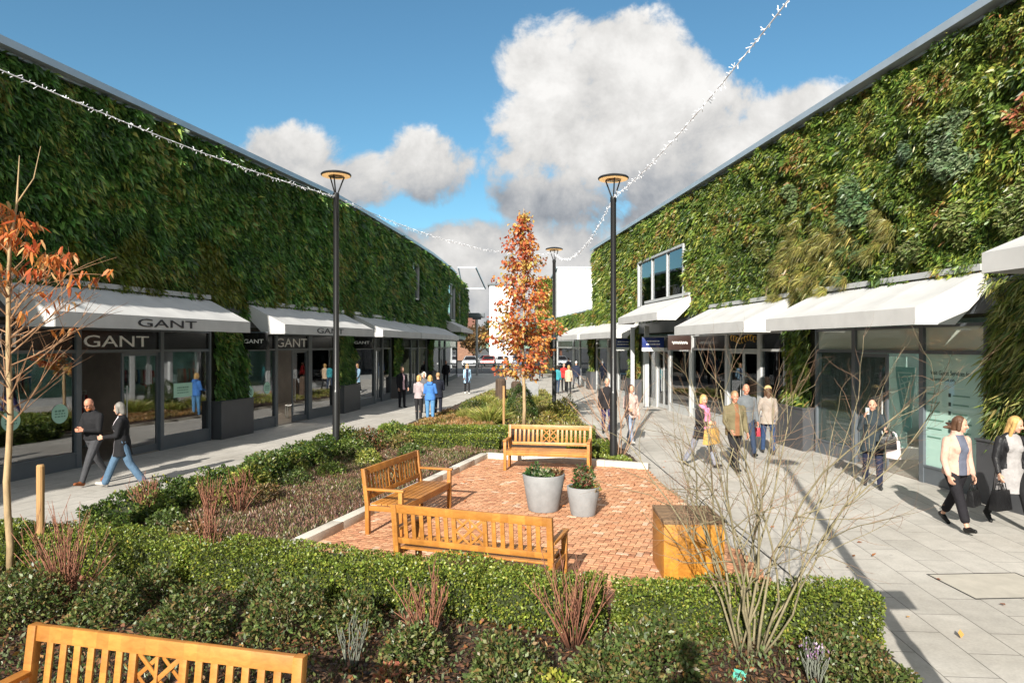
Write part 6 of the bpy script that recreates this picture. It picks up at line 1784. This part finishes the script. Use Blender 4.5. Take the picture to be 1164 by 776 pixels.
# --- mannequins and stock behind the glass
MAN = mat('mannequin_white', (.55, .52, .48), .5, var=.05)
def mannequin(fac, px, off, yaw, label, top, bottom=('navy_trousers', (.018, .022, .045)), z0=.03, hair=None, **k):
    t = fac.px(px, off); p = fac.P(t, off)
    if z0 == .03 and off > -.95 and (fac, px) in ((FR, 945), (FR, 962), (FL, 411)): z0 = .302
    return person(label, (p.x, p.y), yaw, 1.72, STAND, k.pop('armL', HANG), k.pop('armR', BENT), skin=MAN, top=top, bottom=bottom, hair=hair, vox=.014, name='mannequin', cat='mannequin', z0=z0, **k)
mannequin(FL, 341, -.75, 120, 'mannequin in a dark red jumper inside the second left shop doorway', ('wine_red', (.30, .02, .025)))
mannequin(FL, 361, -.7, 120, 'mannequin in a red and navy coat right of the second left shop door', ('brick_red', (.30, .05, .03)), hem=-.2, front=('navy_black', (.014, .016, .026)))
mannequin(FL, 204, -.8, 110, 'pale mannequin in the window right of the first GANT door', ('cream_knit', (.42, .38, .30)))
mannequin(FL, 40, -.8, 100, 'mannequin in navy in the nearest left window', ('dark_blue', (.025, .04, .075)))
mannequin(FL, 411, -.8, 120, 'mannequin in a pale green coat in the third left shop window', ('pale_green', (.22, .40, .33)), hem=-.2)
mannequin(FL, 438.5, -.8, 120, 'mannequin in coral beside the third left shop door', ('coral', (.5, .14, .09)))
mannequin(FR, 945, -.7, -110, 'mannequin in a grey dress in the mint shop window, left of the pair', ('grey_dress', (.30, .285, .285)), skirt=('grey_dress', (.38, .36, .36), -.36))
mannequin(FR, 962, -.9, -110, 'mannequin in dark clothes in the mint shop window, right of the pair', ('jacket_black', (.02, .018, .02)))
mannequin(FR, 886, -.6, -110, 'mannequin with a blue scarf and top in the window right of the gold ornament', ('azure', (.06, .22, .42)), scarf=('azure', (.06, .22, .42), True), z0=.4)
mannequin(FR, 764, -.5, -110, 'mannequin in a bright red dress in the corner shop window', ('red_jacket', (.55, .03, .03)), skirt=('red_jacket', (.55, .03, .03), -.4))
mannequin(FR, 741, -.5, -110, 'mannequin in peach knitwear in the corner shop window', ('peach', (.5, .28, .2)))
mannequin(FR, 799, -.6, -110, 'mannequin in brown in the window left of the gold ornament', ('brown_knit', (.22, .10, .05)))
def rack(fac, px, off, label, cols, L=1.3, seed=0):
    random.seed(seed); t = fac.px(px, off); q, tg, n = fac.frame(t); p = fac.P(t, off, .03)
    root = empty('clothes_rail', p, label, 'clothes rail', 'clothes rails inside the shops', math.atan2(tg.y, tg.x))
    mb = MB().tube([(-L / 2, 0, 0), (-L / 2, 0, 1.5), (L / 2, 0, 1.5), (L / 2, 0, 0)], .018, 6)
    for s in (-1, 1): mb.tube([(s * L / 2, -.22, .02), (s * L / 2, .22, .02)], .018, 6)
    mb.build('rail', FRAMEL, root)
    x = -L / 2 + .1
    while x < L / 2 - .08:
        c = random.choice(cols); h = random.uniform(.65, 1.0); w = random.uniform(.03, .06)
        MB().hexa([(x - w / 2, -.20, 1.45 - h), (x + w / 2, -.20, 1.45 - h), (x + w / 2, .20, 1.45 - h), (x - w / 2, .20, 1.45 - h), (x - w / 3, -.16, 1.40), (x + w / 3, -.16, 1.40), (x + w / 3, .16, 1.40), (x - w / 3, .16, 1.40)]).build('garment', cloth(*c), root, bevel=.01); x += w + .035
CC = [('wine_red', (.30, .02, .025)), ('cream_knit', (.42, .38, .30)), ('dark_blue', (.025, .04, .075)), ('coral', (.5, .14, .09)), ('azure', (.06, .22, .42)), ('grey_dress', (.30, .285, .285)), ('pale_green', (.22, .40, .33))]
for k, (fac, px, off, lab) in enumerate(((FL, 70, -2.2, 'clothes rail deep in the nearest left shop, behind the walking man'), (FL, 215, -2.4, 'clothes rail behind the pale mannequin in the first left shop'), (FL, 300, -2.2, 'clothes rail in the window under the nearer hanging GANT sign'), (FL, 370, -2.3, 'clothes rail at the back right of the second left shop'),
                                        (FR, 958, -2.4, 'clothes rail behind the pair of mannequins in the mint shop'), (FR, 1010, -3.0, 'clothes rail seen through the mint shop doorway'), (FR, 875, -2.2, 'clothes rail behind the blue scarf mannequin'), (FR, 806, -2.3, 'clothes rail at the left of the gold ornament shop'), (FR, 772, -2.0, 'clothes rail in the corner shop behind the red dress'))):
    rack(fac, px, off, lab, CC, 1.5, k)
for fac, pxa, pxb, off, c, lab in ((FR, 930, 969, -1.35, (.52, .72, .68), 'pale teal display panel behind the two mannequins in the mint shop'), (FR, 868, 892, -1.2, (.05, .22, .26), 'deep teal display panel behind the blue scarf mannequin'), (FL, 404, 423, -1.3, (.20, .42, .38), 'teal display panel in the third left shop window'), (FL, 281, 300, -1.5, (.30, .30, .28), 'pale display panel in the window below the nearer hanging sign')):
    a, b = fac.px(pxa), fac.px(pxb); dp = empty('window_display', fac.P((a + b) / 2, off), lab, 'window display')
    mb = MB(); fac.box(mb, min(a, b), max(a, b), off - .03, off, .05, 2.45); par(mb.build('board', mat('panel_%d' % pxa, c, .7, var=.3, scale=1.3)), dp)
    mb = MB(); fac.box(mb, min(a, b) - .05, max(a, b) + .05, off - .3, off + .95, .032, .30); par(mb.build('plinth', LETW), dp)
# tall mint patterned banner seen in the mint shop doorway
t = FR.px(1029, -.7); Mx = FR.textM(t, -.7, 0)
bn_ = empty('banner', FR.P(t, -.7, .8), 'tall tapering mint patterned banner inside the mint shop doorway', 'banner')
n = 2; pr = [(-.30, 2.25), (.34, 2.25), (.34, 2.05), (.20, 1.2), (.22, .92), (.08, .80), (-.06, .82), (-.10, 1.2), (-.28, 2.0)]
mb = MB(); V = [Mx @ Vector((a, b, 0)) for a, b in pr] + [Mx @ Vector((a, b, .02)) for a, b in pr]; m_ = len(pr)
mb.add(V, [tuple(reversed(range(m_))), tuple(range(m_, 2 * m_))] + [(i, (i + 1) % m_, m_ + (i + 1) % m_, m_ + i) for i in range(m_)])
par(mb.build('cloth', mat('banner_mint', (.20, .42, .40), .7, var=.15)), bn_)
mb = MB()
for (a, b, c, d_) in ((-.2, 2.1, .08, 1.15), (.25, 2.1, .02, 1.0), (-.22, 2.12, .26, 2.12), (-.16, 1.85, .2, 1.95), (.0, 1.9, .12, 1.5), (.02, .95, .15, .92)):
    mb.bar(Mx @ Vector((a, b, .026)), Mx @ Vector((c, d_, .026)), .03, .006, up=tuple(FR.frame(t)[2]))
for kx in range(4): mb.tube([Mx @ Vector((.02 + .10 * math.cos(a), 1.98 - kx * .26 + .07 * math.sin(a), .028)) for a in np.linspace(0, 2 * PI, 12)], .008, 4)
par(mb.build('pattern', mat('banner_pale', (.50, .68, .64), .7, var=.05)), bn_)
# white chair in the second left shop
t = FL.px(331, -.9); ch = empty('display_chair', FL.P(t, -.9, .03), 'white display chair inside the second left shop doorway', 'chair', None, R(-60))
MB().box(-.2, .2, -.2, .2, .42, .46).build('seat', LETW, ch, bevel=.01); MB().box(-.2, .2, .17, .2, .5, .92).build('backrest', LETW, ch, bevel=.01)
for sx in (-1, 1):
    for sy in (-1, 1): MB().tube([(sx * .17, sy * .17, 0), (sx * .17, sy * .17, .42 if sy < 0 else .52)], .018, 6).build('leg', LETW, ch)
# photographer standing just behind the lens: casts the rounded shadow in the front bed
person('person in a black coat standing on a step ladder just behind the viewpoint', (-.23, -.45), 0, 1.78, STAND, HANG, HANG, 0, 0, 0, 1.08, top=('coat_black', (.02, .018, .02)), hem=-.16, bottom=('dark_jeans', (.03, .045, .08)), hair=('brown', 'short'), z0=1.62)
st = empty('step_ladder', (-.23, -.45, .004), 'aluminium step ladder behind the viewpoint', 'step ladder')
MB().box(-.32, .32, -.22, .26, .96 + .60, 1.615).build('platform', FRAMEL, st, bevel=.008)
for sx in (-1, 1):
    MB().bar((sx * .29, .20, .955 + .60), (sx * .36, .30, 0), .04, .05).build('leg', FRAMEL, st); MB().bar((sx * .29, -.18, .955 + .60), (sx * .36, -.42, 0), .04, .05).build('leg', FRAMEL, st)
bpy.data.scenes.remove(TMP)
